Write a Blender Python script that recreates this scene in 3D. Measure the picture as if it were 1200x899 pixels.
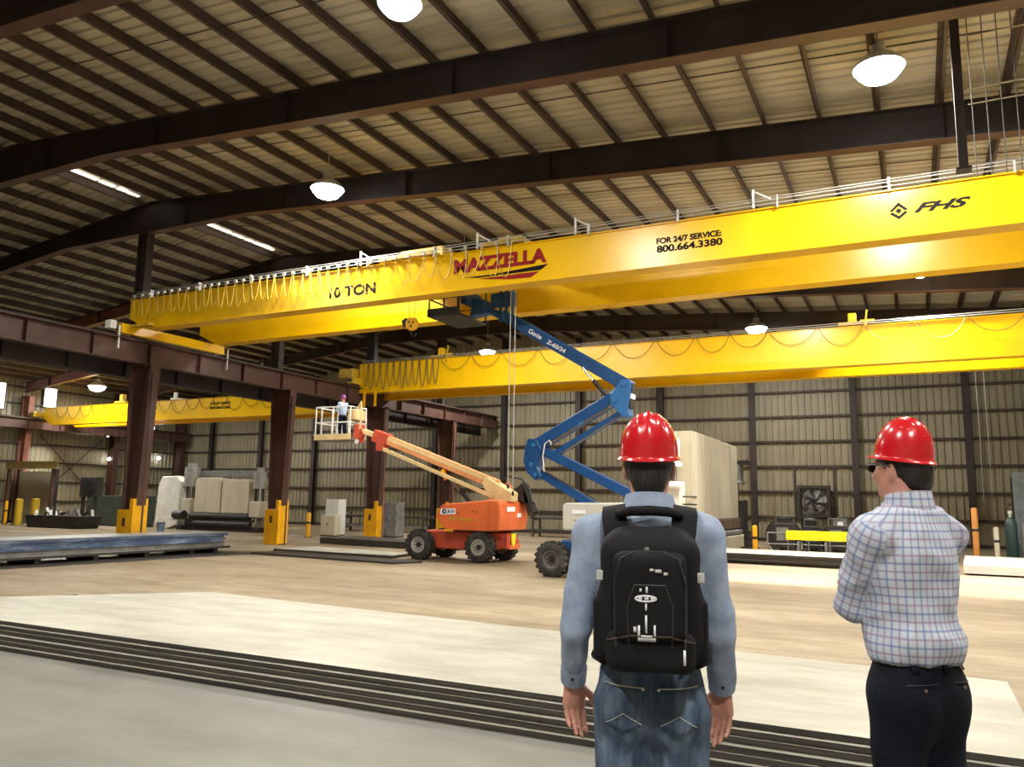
import bpy, bmesh, math, random
import numpy as np
from mathutils import Vector, Matrix, noise

for _o in list(bpy.data.objects):
    bpy.data.objects.remove(_o, do_unlink=True)
scene = bpy.context.scene
COL = scene.collection
rnd = random.Random(7)

# ------------------------------------------------------------------ camera
# axes: X along the crane span (right), Y along the crane runway (away), Z up, metres
cam_d = bpy.data.cameras.new('camera')
cam_d.sensor_fit = 'HORIZONTAL'
cam_d.sensor_width = 36.0
cam_d.lens = 930.0 / 1200.0 * 36.0
cam_d.clip_start = 0.05
cam_d.clip_end = 400
cam = bpy.data.objects.new('camera', cam_d)
COL.objects.link(cam)
_r = Vector((0.89260628, 0.45056493, 0.01566135))
_u = Vector((0.05183149, -0.1370666, 0.98920485))
_f = Vector((-0.44784767, 0.88215871, 0.14569996))
cam.matrix_world = Matrix(((_r.x, _u.x, -_f.x, 0), (_r.y, _u.y, -_f.y, 0), (_r.z, _u.z, -_f.z, 2.1), (0, 0, 0, 1)))
scene.camera = cam

# ------------------------------------------------------------------ world, sun, exposure
w = bpy.data.worlds.new('daylight')
scene.world = w
w.use_nodes = True
_bg = w.node_tree.nodes['Background']
_bg.inputs[0].default_value = (0.80, 0.88, 1.0, 1)
_bg.inputs[1].default_value = 1.6

sun_d = bpy.data.lights.new('sun', 'SUN')
sun_d.energy = 38.0
sun_d.angle = math.radians(6)
sun_d.color = (1.0, 0.96, 0.9)
sun = bpy.data.objects.new('sun', sun_d)
COL.objects.link(sun)
sun.location = (40, 26, 20)
sun.rotation_euler = Vector((-math.cos(math.radians(19)), 0.0, -math.sin(math.radians(19)))).to_track_quat('-Z', 'Y').to_euler()

scene.view_settings.view_transform = 'Standard'
scene.view_settings.look = 'None'
scene.view_settings.gamma = 1.0
scene.view_settings.use_curve_mapping = False
scene.view_settings.exposure = -0.5
LAMP_W = 1500.0

# ------------------------------------------------------------------ helpers
def tag(o, label=None, cat=None, group=None, kind=None):
    if label: o['label'] = label
    if cat: o['category'] = cat
    if group: o['group'] = group
    if kind: o['kind'] = kind
    return o

def thing(name, label, cat, loc=(0, 0, 0), group=None, rz=0.0, kind=None):
    o = bpy.data.objects.new(name, None)
    o.empty_display_size = 0.2
    COL.objects.link(o)
    o.location = loc
    o.rotation_euler = (0, 0, rz)
    return tag(o, label, cat, group, kind)

def copy_tree(o, parent=None):
    c = o.copy()
    COL.objects.link(c)
    c.parent = parent
    for ch in list(o.children):
        copy_tree(ch, c)
    return c

def origin_of(p):
    v = Vector((0, 0, 0))
    while p is not None:
        v = v + Vector(p.location)
        p = p.parent
    return v

class MB:
    def __init__(s):
        s.v = []; s.f = []
    def add(s, vs, fs):
        b = len(s.v)
        s.v.extend([tuple(x) for x in vs])
        s.f.extend([tuple(i + b for i in q) for q in fs])
        return s
    def box(s, x0, x1, y0, y1, z0, z1):
        return s.add([(x0, y0, z0), (x1, y0, z0), (x1, y1, z0), (x0, y1, z0), (x0, y0, z1), (x1, y0, z1), (x1, y1, z1), (x0, y1, z1)],
                     [(0, 3, 2, 1), (4, 5, 6, 7), (0, 1, 5, 4), (1, 2, 6, 5), (2, 3, 7, 6), (3, 0, 4, 7)])
    def bar(s, p0, p1, wd, ht, up=(0, 0, 1), wd1=None, ht1=None):
        p0 = Vector(p0); p1 = Vector(p1)
        d = (p1 - p0).normalized()
        u = Vector(up)
        if abs(d.dot(u)) > 0.98: u = Vector((0, 1, 0))
        a = d.cross(u).normalized(); b = a.cross(d).normalized()
        vs = []
        for p, ww, hh in ((p0, wd, ht), (p1, wd1 or wd, ht1 or ht)):
            for sx, sy in ((-1, -1), (1, -1), (1, 1), (-1, 1)):
                vs.append(p + a * (sx * ww / 2) + b * (sy * hh / 2))
        return s.add(vs, [(0, 3, 2, 1), (4, 5, 6, 7), (0, 1, 5, 4), (1, 2, 6, 5), (2, 3, 7, 6), (3, 0, 4, 7)])
    def cyl(s, p0, p1, r0, r1=None, n=12):
        p0 = Vector(p0); p1 = Vector(p1); r1 = r0 if r1 is None else r1
        d = (p1 - p0).normalized()
        u = Vector((0, 0, 1)) if abs(d.z) < 0.9 else Vector((1, 0, 0))
        a = d.cross(u).normalized(); b = d.cross(a)
        vs = []
        for p, r in ((p0, r0), (p1, r1)):
            for i in range(n):
                t = 2 * math.pi * i / n
                vs.append(p + a * (r * math.cos(t)) + b * (r * math.sin(t)))
        fs = [(i, (i + 1) % n, n + (i + 1) % n, n + i) for i in range(n)]
        fs += [tuple(range(n - 1, -1, -1)), tuple(range(n, 2 * n))]
        return s.add(vs, fs)
    def tube(s, pts, r, n=6):
        pts = [Vector(p) for p in pts]
        m = len(pts); vs = []; prev = None
        for k, p in enumerate(pts):
            d = (pts[min(k + 1, m - 1)] - pts[max(k - 1, 0)]).normalized()
            if prev is None:
                u = Vector((0, 0, 1)) if abs(d.z) < 0.9 else Vector((1, 0, 0))
                a = d.cross(u).normalized()
            else:
                a = (prev - d * prev.dot(d)).normalized()
            prev = a; b = d.cross(a)
            rr = r[k] if isinstance(r, (list, tuple)) else r
            for i in range(n):
                t = 2 * math.pi * i / n
                vs.append(p + a * (rr * math.cos(t)) + b * (rr * math.sin(t)))
        fs = []
        for k in range(m - 1):
            for i in range(n):
                j = (i + 1) % n
                fs.append((k * n + i, k * n + j, (k + 1) * n + j, (k + 1) * n + i))
        fs += [tuple(range(n - 1, -1, -1)), tuple(range((m - 1) * n, m * n))]
        return s.add(vs, fs)
    def prism(s, poly, axis, lo, hi):
        n = len(poly)
        def P(a, b, c):
            return (c, a, b) if axis == 'x' else ((a, c, b) if axis == 'y' else (a, b, c))
        vs = [P(a, b, lo) for a, b in poly] + [P(a, b, hi) for a, b in poly]
        fs = [(i, (i + 1) % n, n + (i + 1) % n, n + i) for i in range(n)]
        fs += [tuple(range(n - 1, -1, -1)), tuple(range(n, 2 * n))]
        return s.add(vs, fs)
    def lathe(s, c, axis, prof, n=24):
        """prof: list of (radius, height along axis); closed at radius 0"""
        ax = Vector(axis).normalized()
        u = Vector((0, 0, 1)) if abs(ax.z) < 0.9 else Vector((1, 0, 0))
        a = ax.cross(u).normalized(); b = ax.cross(a); c = Vector(c)
        vs = []
        for r, h in prof:
            for i in range(n):
                t = 2 * math.pi * i / n
                vs.append(c + ax * h + a * (r * math.cos(t)) + b * (r * math.sin(t)))
        fs = []
        for k in range(len(prof) - 1):
            for i in range(n):
                j = (i + 1) % n
                fs.append((k * n + i, k * n + j, (k + 1) * n + j, (k + 1) * n + i))
        return s.add(vs, fs)
    def ibar(s, p0, p1, depth, flange, tw=0.02, tf=0.03, up=(0, 0, 1), depth1=None):
        """I-section from p0 to p1 (centre line)"""
        p0 = Vector(p0); p1 = Vector(p1); d = (p1 - p0).normalized()
        u = Vector(up); a = d.cross(u).normalized(); b = a.cross(d).normalized()
        d1 = depth1 or depth
        s.bar(p0, p1, tw, depth, up=b, ht1=d1)
        for sg in (-1, 1):
            s.bar(p0 + b * sg * (depth / 2 - tf / 2), p1 + b * sg * (d1 / 2 - tf / 2), flange, tf, up=b)
        return s
    def build(s, name, mat, parent=None, smooth=False, bevel=0.0, seg=1, flip=True):
        off = origin_of(parent) if parent is not None else Vector((0, 0, 0))
        me = bpy.data.meshes.new(name)
        me.from_pydata([(x - off.x, y - off.y, z - off.z) for x, y, z in s.v], [], s.f)
        if flip:
            bm = bmesh.new(); bm.from_mesh(me)
            bmesh.ops.recalc_face_normals(bm, faces=bm.faces)
            bm.to_mesh(me); bm.free()
        o = bpy.data.objects.new(name, me)
        COL.objects.link(o)
        if mat is not None: me.materials.append(mat)
        if parent is not None: o.parent = parent
        if smooth:
            me.shade_smooth()
            try: me.set_sharp_from_angle(angle=math.radians(38))
            except Exception: pass
        if bevel > 0:
            b = o.modifiers.new('bevel', 'BEVEL'); b.width = bevel; b.segments = seg; b.limit_method = 'ANGLE'
        return o

def at_base(o, base):
    """move the origin of a single-mesh thing to its base point"""
    b = Vector(base)
    o.data.transform(Matrix.Translation(-b)); o.location = b
    return o

MATS = {}
def mat(name, col, rough=0.6, metal=0.0, var=0.15, scale=3.0, bump=0.0, bscale=30.0, col2=None, spec=0.5, coat=0.0, stretch=(1, 1, 1), thr=(0.35, 0.7)):
    if name in MATS: return MATS[name]
    m = bpy.data.materials.new(name); m.use_nodes = True
    nt = m.node_tree; N = nt.nodes; L = nt.links
    b = N['Principled BSDF']
    b.inputs['Roughness'].default_value = rough
    b.inputs['Metallic'].default_value = metal
    b.inputs['Specular IOR Level'].default_value = spec
    if coat: b.inputs['Coat Weight'].default_value = coat; b.inputs['Coat Roughness'].default_value = 0.08
    tc = N.new('ShaderNodeTexCoord'); mp = N.new('ShaderNodeMapping'); mp.inputs['Scale'].default_value = stretch
    L.new(tc.outputs['Object'], mp.inputs[0])
    if var > 0 or col2:
        nz = N.new('ShaderNodeTexNoise'); nz.inputs['Scale'].default_value = scale; nz.inputs['Detail'].default_value = 6
        nz.inputs['Roughness'].default_value = 0.62
        L.new(mp.outputs[0], nz.inputs['Vector'])
        rp = N.new('ShaderNodeValToRGB')
        rp.color_ramp.elements[0].position = thr[0]; rp.color_ramp.elements[1].position = thr[1]
        c2 = col2 or tuple(min(1, c * (1 + var)) for c in col)
        c1 = col if col2 else tuple(c * (1 - var) for c in col)
        rp.color_ramp.elements[0].color = (*c1, 1); rp.color_ramp.elements[1].color = (*c2, 1)
        L.new(nz.outputs['Fac'], rp.inputs[0]); L.new(rp.outputs[0], b.inputs['Base Color'])
    else:
        b.inputs['Base Color'].default_value = (*col, 1)
    if bump > 0:
        n2 = N.new('ShaderNodeTexNoise'); n2.inputs['Scale'].default_value = bscale; n2.inputs['Detail'].default_value = 4
        L.new(mp.outputs[0], n2.inputs['Vector'])
        bp = N.new('ShaderNodeBump'); bp.inputs['Strength'].default_value = bump; bp.inputs['Distance'].default_value = 0.02
        L.new(n2.outputs['Fac'], bp.inputs['Height']); L.new(bp.outputs[0], b.inputs['Normal'])
    MATS[name] = m
    return m

def emit(name, col, strength):
    if name in MATS: return MATS[name]
    m = bpy.data.materials.new(name); m.use_nodes = True
    b = m.node_tree.nodes['Principled BSDF']
    b.inputs['Base Color'].default_value = (*col, 1)
    b.inputs['Emission Color'].default_value = (*col, 1)
    b.inputs['Emission Strength'].default_value = strength
    MATS[name] = m
    return m

STEEL = mat('brown_red_steel', (0.082, 0.037, 0.027), 0.55, var=0.3, scale=1.2, bump=0.05)
STEEL_D = mat('dark_primer_steel', (0.035, 0.023, 0.020), 0.6, var=0.3, scale=1.0)
STEEL_S = mat('salmon_steel', (0.26, 0.105, 0.070), 0.6, var=0.25, scale=1.0)
PURL = mat('purlin_steel', (0.070, 0.045, 0.036), 0.6, var=0.3, scale=0.8)
ROOFM = mat('roof_sheet', (0.40, 0.372, 0.285), 0.55, var=0.0, scale=0.5, col2=(0.60, 0.56, 0.45), stretch=(0.4, 3, 1))
WALLM = mat('wall_sheet', (0.25, 0.218, 0.142), 0.5, var=0.0, scale=0.5, col2=(0.365, 0.325, 0.225), stretch=(2, 1, 0.3), thr=(.3, .75))
GIRT = mat('girt_steel', (0.055, 0.040, 0.030), 0.6, var=0.3)
YEL = mat('crane_yellow', (0.86, 0.505, 0.003), 0.28, var=0.07, scale=0.8, spec=0.5)
YEL_D = mat('dusty_yellow', (0.56, 0.36, 0.02), 0.5, var=0.25, scale=2.5)
YEL_G = mat('guard_yellow', (0.88, 0.42, 0.005), 0.45, var=0.2, scale=2.0)
BLACK = mat('black_paint', (0.012, 0.012, 0.013), 0.45, var=0.1)
RUBBER = mat('tyre_rubber', (0.030, 0.027, 0.024), 0.85, var=0.5, scale=5, col2=(0.12, 0.105, 0.085), thr=(0.5, 0.75))
GREY = mat('grey_steel', (0.25, 0.25, 0.24), 0.5, 0.3, var=0.3)
CHROME = mat('chrome', (0.75, 0.75, 0.75), 0.15, 1.0, var=0.0)
WHITE = mat('white_paint', (0.80, 0.79, 0.74), 0.5, var=0.08)
CABLE = mat('cable_yellowish', (0.50, 0.36, 0.05), 0.5, var=0.2)
CABLE_D = mat('cable_dark', (0.07, 0.05, 0.02), 0.5, var=0.2)
WIRE = mat('galvanised_pipe', (0.55, 0.54, 0.50), 0.4, 0.4, var=0.1)

def roof_z(x):
    return 13.65 - 0.0725 * (x + 25.9) if x > -25.9 else 13.65 + 0.112 * (x + 25.9)

XW, XE, YN, YS = -57.0, 12.0, 48.8, -12.0          # walls: west, east, north (far), south (behind)
XL = -25.6                                          # runway column line
FRAMES = [-9.5, -3.5, 2.6, 9.0, 14.6, 20.0, 27.4, 34.6, 41.7]
# ------------------------------------------------------------------ floor
def floor_material():
    m = bpy.data.materials.new('dusty_concrete'); m.use_nodes = True
    nt = m.node_tree; N = nt.nodes; L = nt.links; b = N['Principled BSDF']
    tc = N.new('ShaderNodeTexCoord')
    def ramp(scale, detail, p0, p1, c0, c1, st=(1, 1, 1)):
        mp = N.new('ShaderNodeMapping'); mp.inputs['Scale'].default_value = st
        L.new(tc.outputs['Object'], mp.inputs[0])
        n = N.new('ShaderNodeTexNoise'); n.inputs['Scale'].default_value = scale; n.inputs['Detail'].default_value = detail
        n.inputs['Roughness'].default_value = 0.65
        L.new(mp.outputs[0], n.inputs['Vector'])
        r = N.new('ShaderNodeValToRGB'); r.color_ramp.elements[0].position = p0; r.color_ramp.elements[1].position = p1
        r.color_ramp.elements[0].color = (*c0, 1); r.color_ramp.elements[1].color = (*c1, 1)
        L.new(n.outputs['Fac'], r.inputs[0]); return n, r
    n1, r1 = ramp(0.22, 8, 0.36, 0.66, (0.215, 0.160, 0.092), (0.40, 0.325, 0.215), (0.5, 1.3, 1))
    n2, r2 = ramp(2.2, 8, 0.40, 0.62, (0.62, 0.58, 0.52), (1.05, 1.03, 1.0), (0.5, 1.4, 1))
    mx = N.new('ShaderNodeMix'); mx.data_type = 'RGBA'; mx.blend_type = 'MULTIPLY'; mx.inputs[0].default_value = 0.55
    L.new(r1.outputs[0], mx.inputs[6]); L.new(r2.outputs[0], mx.inputs[7]); L.new(mx.outputs[2], b.inputs['Base Color'])
    b.inputs['Roughness'].default_value = 0.7
    bp = N.new('ShaderNodeBump'); bp.inputs['Strength'].default_value = 0.15; bp.inputs['Distance'].default_value = 0.03
    L.new(n2.outputs['Fac'], bp.inputs['Height']); L.new(bp.outputs[0], b.inputs['Normal'])
    return m
fl = MB().box(XW - 1, XE + 14, YS - 1, YN + 1, -0.3, 0.0).build('floor', floor_material())
tag(fl, 'dusty brown concrete floor of the steel hall', kind='structure')

# ------------------------------------------------------------------ corrugated roof and walls
def ribs(lo, hi, pitch=0.305):
    """profile points (t, height) of ribbed sheeting between lo and hi"""
    out = []; t = lo
    while t < hi - 1e-6:
        p = min(pitch, hi - t)
        for a, h in ((0, 0), (0.62, 0), (0.72, 1), (0.90, 1), (1.0, 0)):
            out.append((t + a * p, h))
        t += p
    res = [out[0]]
    for q in out[1:]:
        if q[0] - res[-1][0] > 1e-5: res.append(q)
    return res

ceil_root = thing('ceiling', 'ribbed metal roof sheeting carried on brown purlins', None, (0, 0, 0), kind='structure')
bays = [YS] + FRAMES + [YN]
for side in (0, 1):
    xs = (XW - 0.3, -26.02) if side == 0 else (-25.78, XE + 0.3)
    for k in range(len(bays) - 1):
        pr = ribs(bays[k], bays[k + 1], 0.33)
        b = MB(); n = len(pr)
        for x in xs:
            for t, h in pr: b.v.append((x, t, roof_z(x) + 0.045 * h))
        b.f = [(i, i + 1, n + i + 1, n + i) for i in range(n - 1)]
        b.build('roof_sheet', ROOFM, ceil_root, flip=False)
# purlins: Z sections along the building
px = -25.9 + 0.45
pxs = []
while px < XE - 0.3: pxs.append(px); px += 1.32
px = -25.9 - 0.78
while px > XW + 0.4: pxs.append(px); px -= 1.32
for x in pxs:
    z = roof_z(x) - 0.01
    b = MB()
    b.box(x - 0.006, x + 0.006, YS, YN, z - 0.30, z)
    b.box(x - 0.085, x + 0.006, YS, YN, z - 0.012, z)
    b.box(x - 0.006, x + 0.085, YS, YN, z - 0.30, z - 0.286)
    b.build('purlin', PURL, ceil_root)
# sag rods between purlins at mid bay
for k in range(2, len(bays) - 1):
    ym = (bays[k] + bays[k + 1]) / 2
    for xa, xb in ((XW, -26.5), (-25.3, XE)):
        MB().tube([(xa, ym, roof_z(xa) - 0.12), (xb, ym, roof_z(xb) - 0.12)], 0.013, 5).build('sag_rod', STEEL_D, ceil_root)
# ridge: cap with broken daylight slots
MB().prism([(-26.35, 13.60), (-25.9, 13.76), (-25.45, 13.62), (-25.45, 13.66), (-25.9, 13.80), (-26.35, 13.64)], 'y', YS, YN).build('ridge_cap', ROOFM, ceil_root)
SLOT = emit('daylight_slot', (1.0, 0.93, 0.80), 3.2)
for (ya, yb) in ((14.9, 19.7), (20.5, 27.0)):
    y = ya
    while y < yb:
        l = rnd.uniform(0.35, 0.8)
        MB().box(-26.50, -26.50 + rnd.uniform(0.14, 0.26), y, min(y + l, yb), 13.555, 13.57).build('ridge_light_slot', SLOT, ceil_root)
        y += l + rnd.uniform(0.02, 0.12)

def sheet_wall(name, label, axis, fixed, segs, zfun, inward, holes=()):
    """vertical ribbed sheets between the posts; axis is the running direction"""
    root = thing(name, label, None, (0, 0, 0), kind='structure')
    for a, c in segs:
        pr = ribs(a, c, 0.37); n = len(pr); b = MB()
        zlo = 0.0
        for h in holes:
            if a >= h[0] - 1e-3 and c <= h[1] + 1e-3: zlo = h[2]
        for k in (0, 1):
            for t, h in pr:
                o = fixed + inward * (0.075 * h)
                z = zlo if k == 0 else zfun(t) + 0.02
                b.v.append((t, o, z) if axis == 'x' else (o, t, z))
        b.f = [(i, i + 1, n + i + 1, n + i) for i in range(n - 1)]
        b.build('wall_sheet', WALLM, root, flip=False)
    return root

posts = [-52.9 + 5.55 * i for i in range(12)]
edges = [XW] + posts + [XE]
wall_far = sheet_wall('wall_back', 'far end wall of tan ribbed sheets on dark girts', 'x', YN, list(zip(edges[:-1], edges[1:])), roof_z, -1)
GZ = [0.12, 1.40, 2.85, 4.30, 5.75, 7.20, 8.65, 10.1]
for z in GZ:
    b = MB()
    b.box(XW + 0.1, XE - 0.1, YN - 0.25, YN - 0.05, z - 0.06, z + 0.06)
    b.build('girt', GIRT, wall_far)
for x in posts:
    b = MB(); zt = roof_z(x) - 0.3
    b.box(x - 0.01, x + 0.01, YN - 0.55, YN - 0.25, 0, zt)
    for yy in (YN - 0.27, YN - 0.57): b.box(x - 0.17, x + 0.17, yy, yy + 0.02, 0, zt)
    b.build('wall_post', STEEL_D, wall_far)
# bracing and framed openings round the exhaust fan
for x in (-6.25, -4.12):
    MB().box(x - 0.06, x + 0.06, YN - 0.24, YN - 0.12, 1.4, 4.3).build('fan_jamb', GIRT, wall_far)

wall_left = sheet_wall('wall_left', 'side wall of the left bay, tan ribbed sheets on girts', 'y', XW, list(zip(bays[:-1], bays[1:])), lambda t: roof_z(XW), 1)
for z in (0.12, 1.5, 2.9, 4.3, 5.6, 7.0, 8.4, 9.6):
    MB().box(XW + 0.05, XW + 0.25, YS, YN - 0.3, z - 0.06, z + 0.06).build('girt', GIRT, wall_left)
for sgn in (0, 1):
    p = [(XW + 0.3, 36.0, 6.3), (XW + 0.3, 41.0, 1.6)] if sgn else [(XW + 0.3, 36.0, 1.6), (XW + 0.3, 41.0, 6.3)]
    MB().tube(p, 0.03, 6).build('brace_rod', STEEL_D, wall_left)
wall_right = sheet_wall('wall_right', 'side wall of ribbed sheets with an open loading door', 'y', XE, [(YS, -3.5), (-3.5, 9.0), (9.0, 22.5), (22.5, 31.0), (31.0, 41.7), (41.7, YN)], lambda t: roof_z(XE), -1, holes=[(22.5, 31.0, 6.4)])
for z in (1.5, 2.9, 4.3, 5.6, 7.0, 8.4, 9.6):
    for a, c in ((YS, 22.3), (31.2, YN - 0.3)) if z < 6.4 else ((YS, YN - 0.3),):
        MB().box(XE - 0.25, XE - 0.05, a, c, z - 0.06, z + 0.06).build('girt', GIRT, wall_right)
fr = MB()
fr.box(XE - 0.15, XE + 0.15, 22.3, 22.5, 0, 6.6); fr.box(XE - 0.15, XE + 0.15, 31.0, 31.2, 0, 6.6); fr.box(XE - 0.15, XE + 0.15, 22.5, 31.0, 6.4, 6.6)
tag(fr.build('door_1', STEEL), 'steel frame of the open loading door in the right wall', kind='structure')
wall_front = sheet_wall('wall_front', 'near end wall of ribbed sheets behind the viewer', 'x', YS, [(XW, -40), (-40, -26), (-26, -12), (-12, 0), (0, XE)], roof_z, 1)

# bright daylight panels in the left wall
PANE = emit('daylight_pane', (1.0, 0.98, 0.93), 2.6)
for i, (ya, yb, za, zb, lab) in enumerate(((31.0, 33.2, 7.9, 9.7, 'tall bright daylight panel at the left picture edge'),
                                           (36.0, 36.95, 8.35, 9.75, 'bright daylight panel above the yellow end of the left crane'),
                                           (44.6, 45.7, 7.05, 7.75, 'small bright daylight panel just under the left crane girder'),
                                           (41.3, 41.9, 6.55, 6.85, 'tiny bright daylight panel behind the first column'))):
    r = thing('window_%d' % (i + 1), lab, None, (XW + 0.2, (ya + yb) / 2, za), kind='structure')
    MB().box(XW + 0.10, XW + 0.28, ya, yb, za, zb).build('pane', PANE, r)
    f = MB()
    f.box(XW + 0.08, XW + 0.32, ya - 0.06, ya, za - 0.06, zb + 0.06); f.box(XW + 0.08, XW + 0.32, yb, yb + 0.06, za - 0.06, zb + 0.06)
    f.box(XW + 0.08, XW + 0.32, ya, yb, zb, zb + 0.06); f.box(XW + 0.08, XW + 0.32, ya, yb, za - 0.06, za)
    f.build('window_frame', GIRT, r)

# ------------------------------------------------------------------ rigid frames: rafters
RAFT_LAB = {9.0: 'dark steel roof rafter crossing the top left corner', 14.6: 'dark steel roof rafter, the upper long one across the picture',
            20.0: 'dark steel roof rafter just above the near yellow crane', 27.4: 'dark steel roof rafter hidden partly behind the near crane top',
            34.6: 'dark steel roof rafter above the farther crane', 41.7: 'dark steel roof rafter farthest back before the end wall'}
def rafter_low(x):
    if x > -21: return 12.12 - 0.0725 * (x + 21)
    if x > -31: return 12.12
    return 12.12 + 0.112 * (x + 31)
def make_rafter(y):
    lab = RAFT_LAB.get(y, 'dark steel roof rafter over the ground behind the viewer')
    r = thing('roof_rafter', lab, 'rafter', (XL, y, 11.0), 'roof rafters')
    xs = [XW + 0.3, -44, -31, -25.9, -21, -10, 0, XE - 0.2]
    m = STEEL_D
    b = MB(); b2 = MB(); bm_ = b
    for a, c in zip(xs[:-1], xs[1:]):
        b = b2 if c <= -31 else bm_
        ta, tc = roof_z(a) - 0.325, roof_z(c) - 0.325
        la, lc = rafter_low(a), rafter_low(c)
        b.add([(a, y - .012, la), (c, y - .012, lc), (c, y - .012, tc), (a, y - .012, ta), (a, y + .012, la), (c, y + .012, lc), (c, y + .012, tc), (a, y + .012, ta)],
              [(0, 1, 2, 3), (7, 6, 5, 4)])
    bm_.build('web', m, r)
    b2.build('web', STEEL_S if y in (27.4, 34.6) else m, r)  # left web in salmon on two frames: their lit look put into the colour
    for top in (0, 1):
        b = MB()
        for a, c in zip(xs[:-1], xs[1:]):
            if top: p, q = (a, y, roof_z(a) - 0.325), (c, y, roof_z(c) - 0.325)
            else: p, q = (a, y, rafter_low(a) - 0.012), (c, y, rafter_low(c) - 0.012)
            b.bar(p, q, 0.34, 0.026)
        b.build('flange', STEEL if not top else m, r)  # lower flange in lighter steel: light from below put into its colour
    for x in list(range(-54, 12, 5)):
        b = MB(); b.box(x - .008, x + .008, y - .15, y + .15, rafter_low(x), roof_z(x) - 0.33)
        b.build('stiffener', m, r)
    return r
for y in FRAMES: make_rafter(y)

# ------------------------------------------------------------------ columns
def make_column(name, label, x, y, m, wb, wt, h, up_to=None, guard=True):
    r = thing(name, label, 'column', (x, y, 0), 'steel columns')
    MB().prism([(x - wb / 2, 0), (x + wb / 2, 0), (x + wt / 2, h), (x - wt / 2, h)], 'y', y - .012, y + .012).build('web', m, r)
    for s in (-1, 1):
        MB().prism([(x + s * wb / 2 - .018, 0), (x + s * wb / 2 + .018, 0), (x + s * wt / 2 + .018, h), (x + s * wt / 2 - .018, h)], 'y', y - .2, y + .2).build('flange', m, r)
    MB().box(x - wt / 2 - .05, x + wt / 2 + .05, y - .24, y + .24, h, h + .04).build('cap_plate', m, r)
    MB().box(x - wb / 2 - .1, x + wb / 2 + .1, y - .28, y + .28, 0, .04).build('base_plate', m, r)
    if up_to:
        b = MB()
        b.box(x - .26, x + .26, y - .01, y + .01, h + .04, up_to)
        for s in (-1, 1): b.box(x + s * .26 - .015, x + s * .26 + .015, y - .17, y + .17, h + .04, up_to)
        b.build('upper_shaft', m, r)
    return r
COLUMN_Y = [12.5, 20.0, 27.4, 34.6, 41.7]
COL_LAB = ['brown tapered column out of view left of the blue pile', 'brown tapered column behind the blue steel pile with yellow guard', 'brown tapered column beside the white bending machine with tall yellow guard',
           'brown tapered column behind the boom lift basket arm with yellow guard', 'brown tapered column behind the orange boom lift']
for y, lab in zip(COLUMN_Y, COL_LAB):
    c = make_column('steel_column', lab, XL, y, STEEL, 0.62, 1.12, 6.86, None)
    # upper shaft sits left of the rail and runs to the rafter
    b = MB(); ux = XL - 0.55
    b.box(ux - .24, ux + .24, y - .01, y + .01, 6.9, 12.1)
    for s in (-1, 1): b.box(ux + s * .24 - .015, ux + s * .24 + .015, y - .16, y + .16, 6.9, 12.1)
    b.build('upper_shaft', STEEL_D, c)
    # yellow impact guard
    g = MB()
    g.box(XL - .39, XL + .39, y - .36, y - .33, 0, 1.55)
    g.box(XL - .39, XL - .36, y - .33, y + .30, 0, 1.55)
    g.box(XL + .36, XL + .39, y - .36, y + .30, 0, 1.95)
    g.box(XL + .24, XL + .39, y - .36, y - .33, 1.55, 1.95)
    gd = g.build('impact_guard', YEL_G, c, bevel=0.01)
    MB().box(XL - .08, XL + .06, y - .372, y - .36, .95, 1.25).build('guard_slot', STEEL, gd)
    MB().tube([(XL + .62, y - .1, 0), (XL + .62, y - .1, 6.6)], 0.035, 8).build('conduit', STEEL_S if y > 30 else STEEL, c)
for y, lab in ((20.0, 'wall column of the left bay beyond the picture edge'), (27.4, 'wall column of the left bay at the picture edge'), (34.6, 'salmon brown wall column at far left beside the tall daylight panel'), (41.7, 'dark wall column of the left bay nearest the corner')):
    make_column('steel_column', lab, XW + 0.75, y, STEEL_S if y == 34.6 else STEEL, 0.5, 0.85, roof_z(XW) - 1.3)
make_column('steel_column', 'broad dark corner column between the left wall and end wall', XW + 0.8, YN - 0.9, STEEL, 0.8, 0.8, 10.3)

# ------------------------------------------------------------------ runway beams
def runway(name, label, x, z0, z1, m, y0=YS + .5, y1=YN - .6):
    r = thing(name, label, 'runway beam', (x, y0, z0), 'crane runway beams')
    MB().box(x - .012, x + .012, y0, y1, z0, z1).build('web', m, r)
    MB().box(x - .19, x + .19, y0, y1, z0, z0 + .03).build('flange', m, r)
    MB().box(x - .25, x + .25, y0, y1, z1 - .03, z1).build('flange', m, r)
    MB().box(x - .035, x + .035, y0, y1, z1, z1 + .1).build('rail', STEEL_D, r)
    y = y0 + 1
    while y < y1:
        MB().box(x - .18, x + .18, y - .008, y + .008, z0 + .03, z1 - .03).build('stiffener', m, r); y += 2.35
    return r
runway('runway_beam', 'long brown crane runway beam on the tapered columns', XL, 6.92, 7.74, STEEL)
runway('runway_beam', 'crane runway beam bracketed along the left wall', XW + 1.65, 6.55, 7.25, STEEL)
runway('runway_beam', 'second runway beam of the left bay behind the column tops', XL - 1.25, 6.5, 7.25, STEEL_D)
runway('runway_beam', 'crane runway beam along the right wall outside the picture', XE - 1.2, 6.92, 7.74, STEEL)
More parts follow.
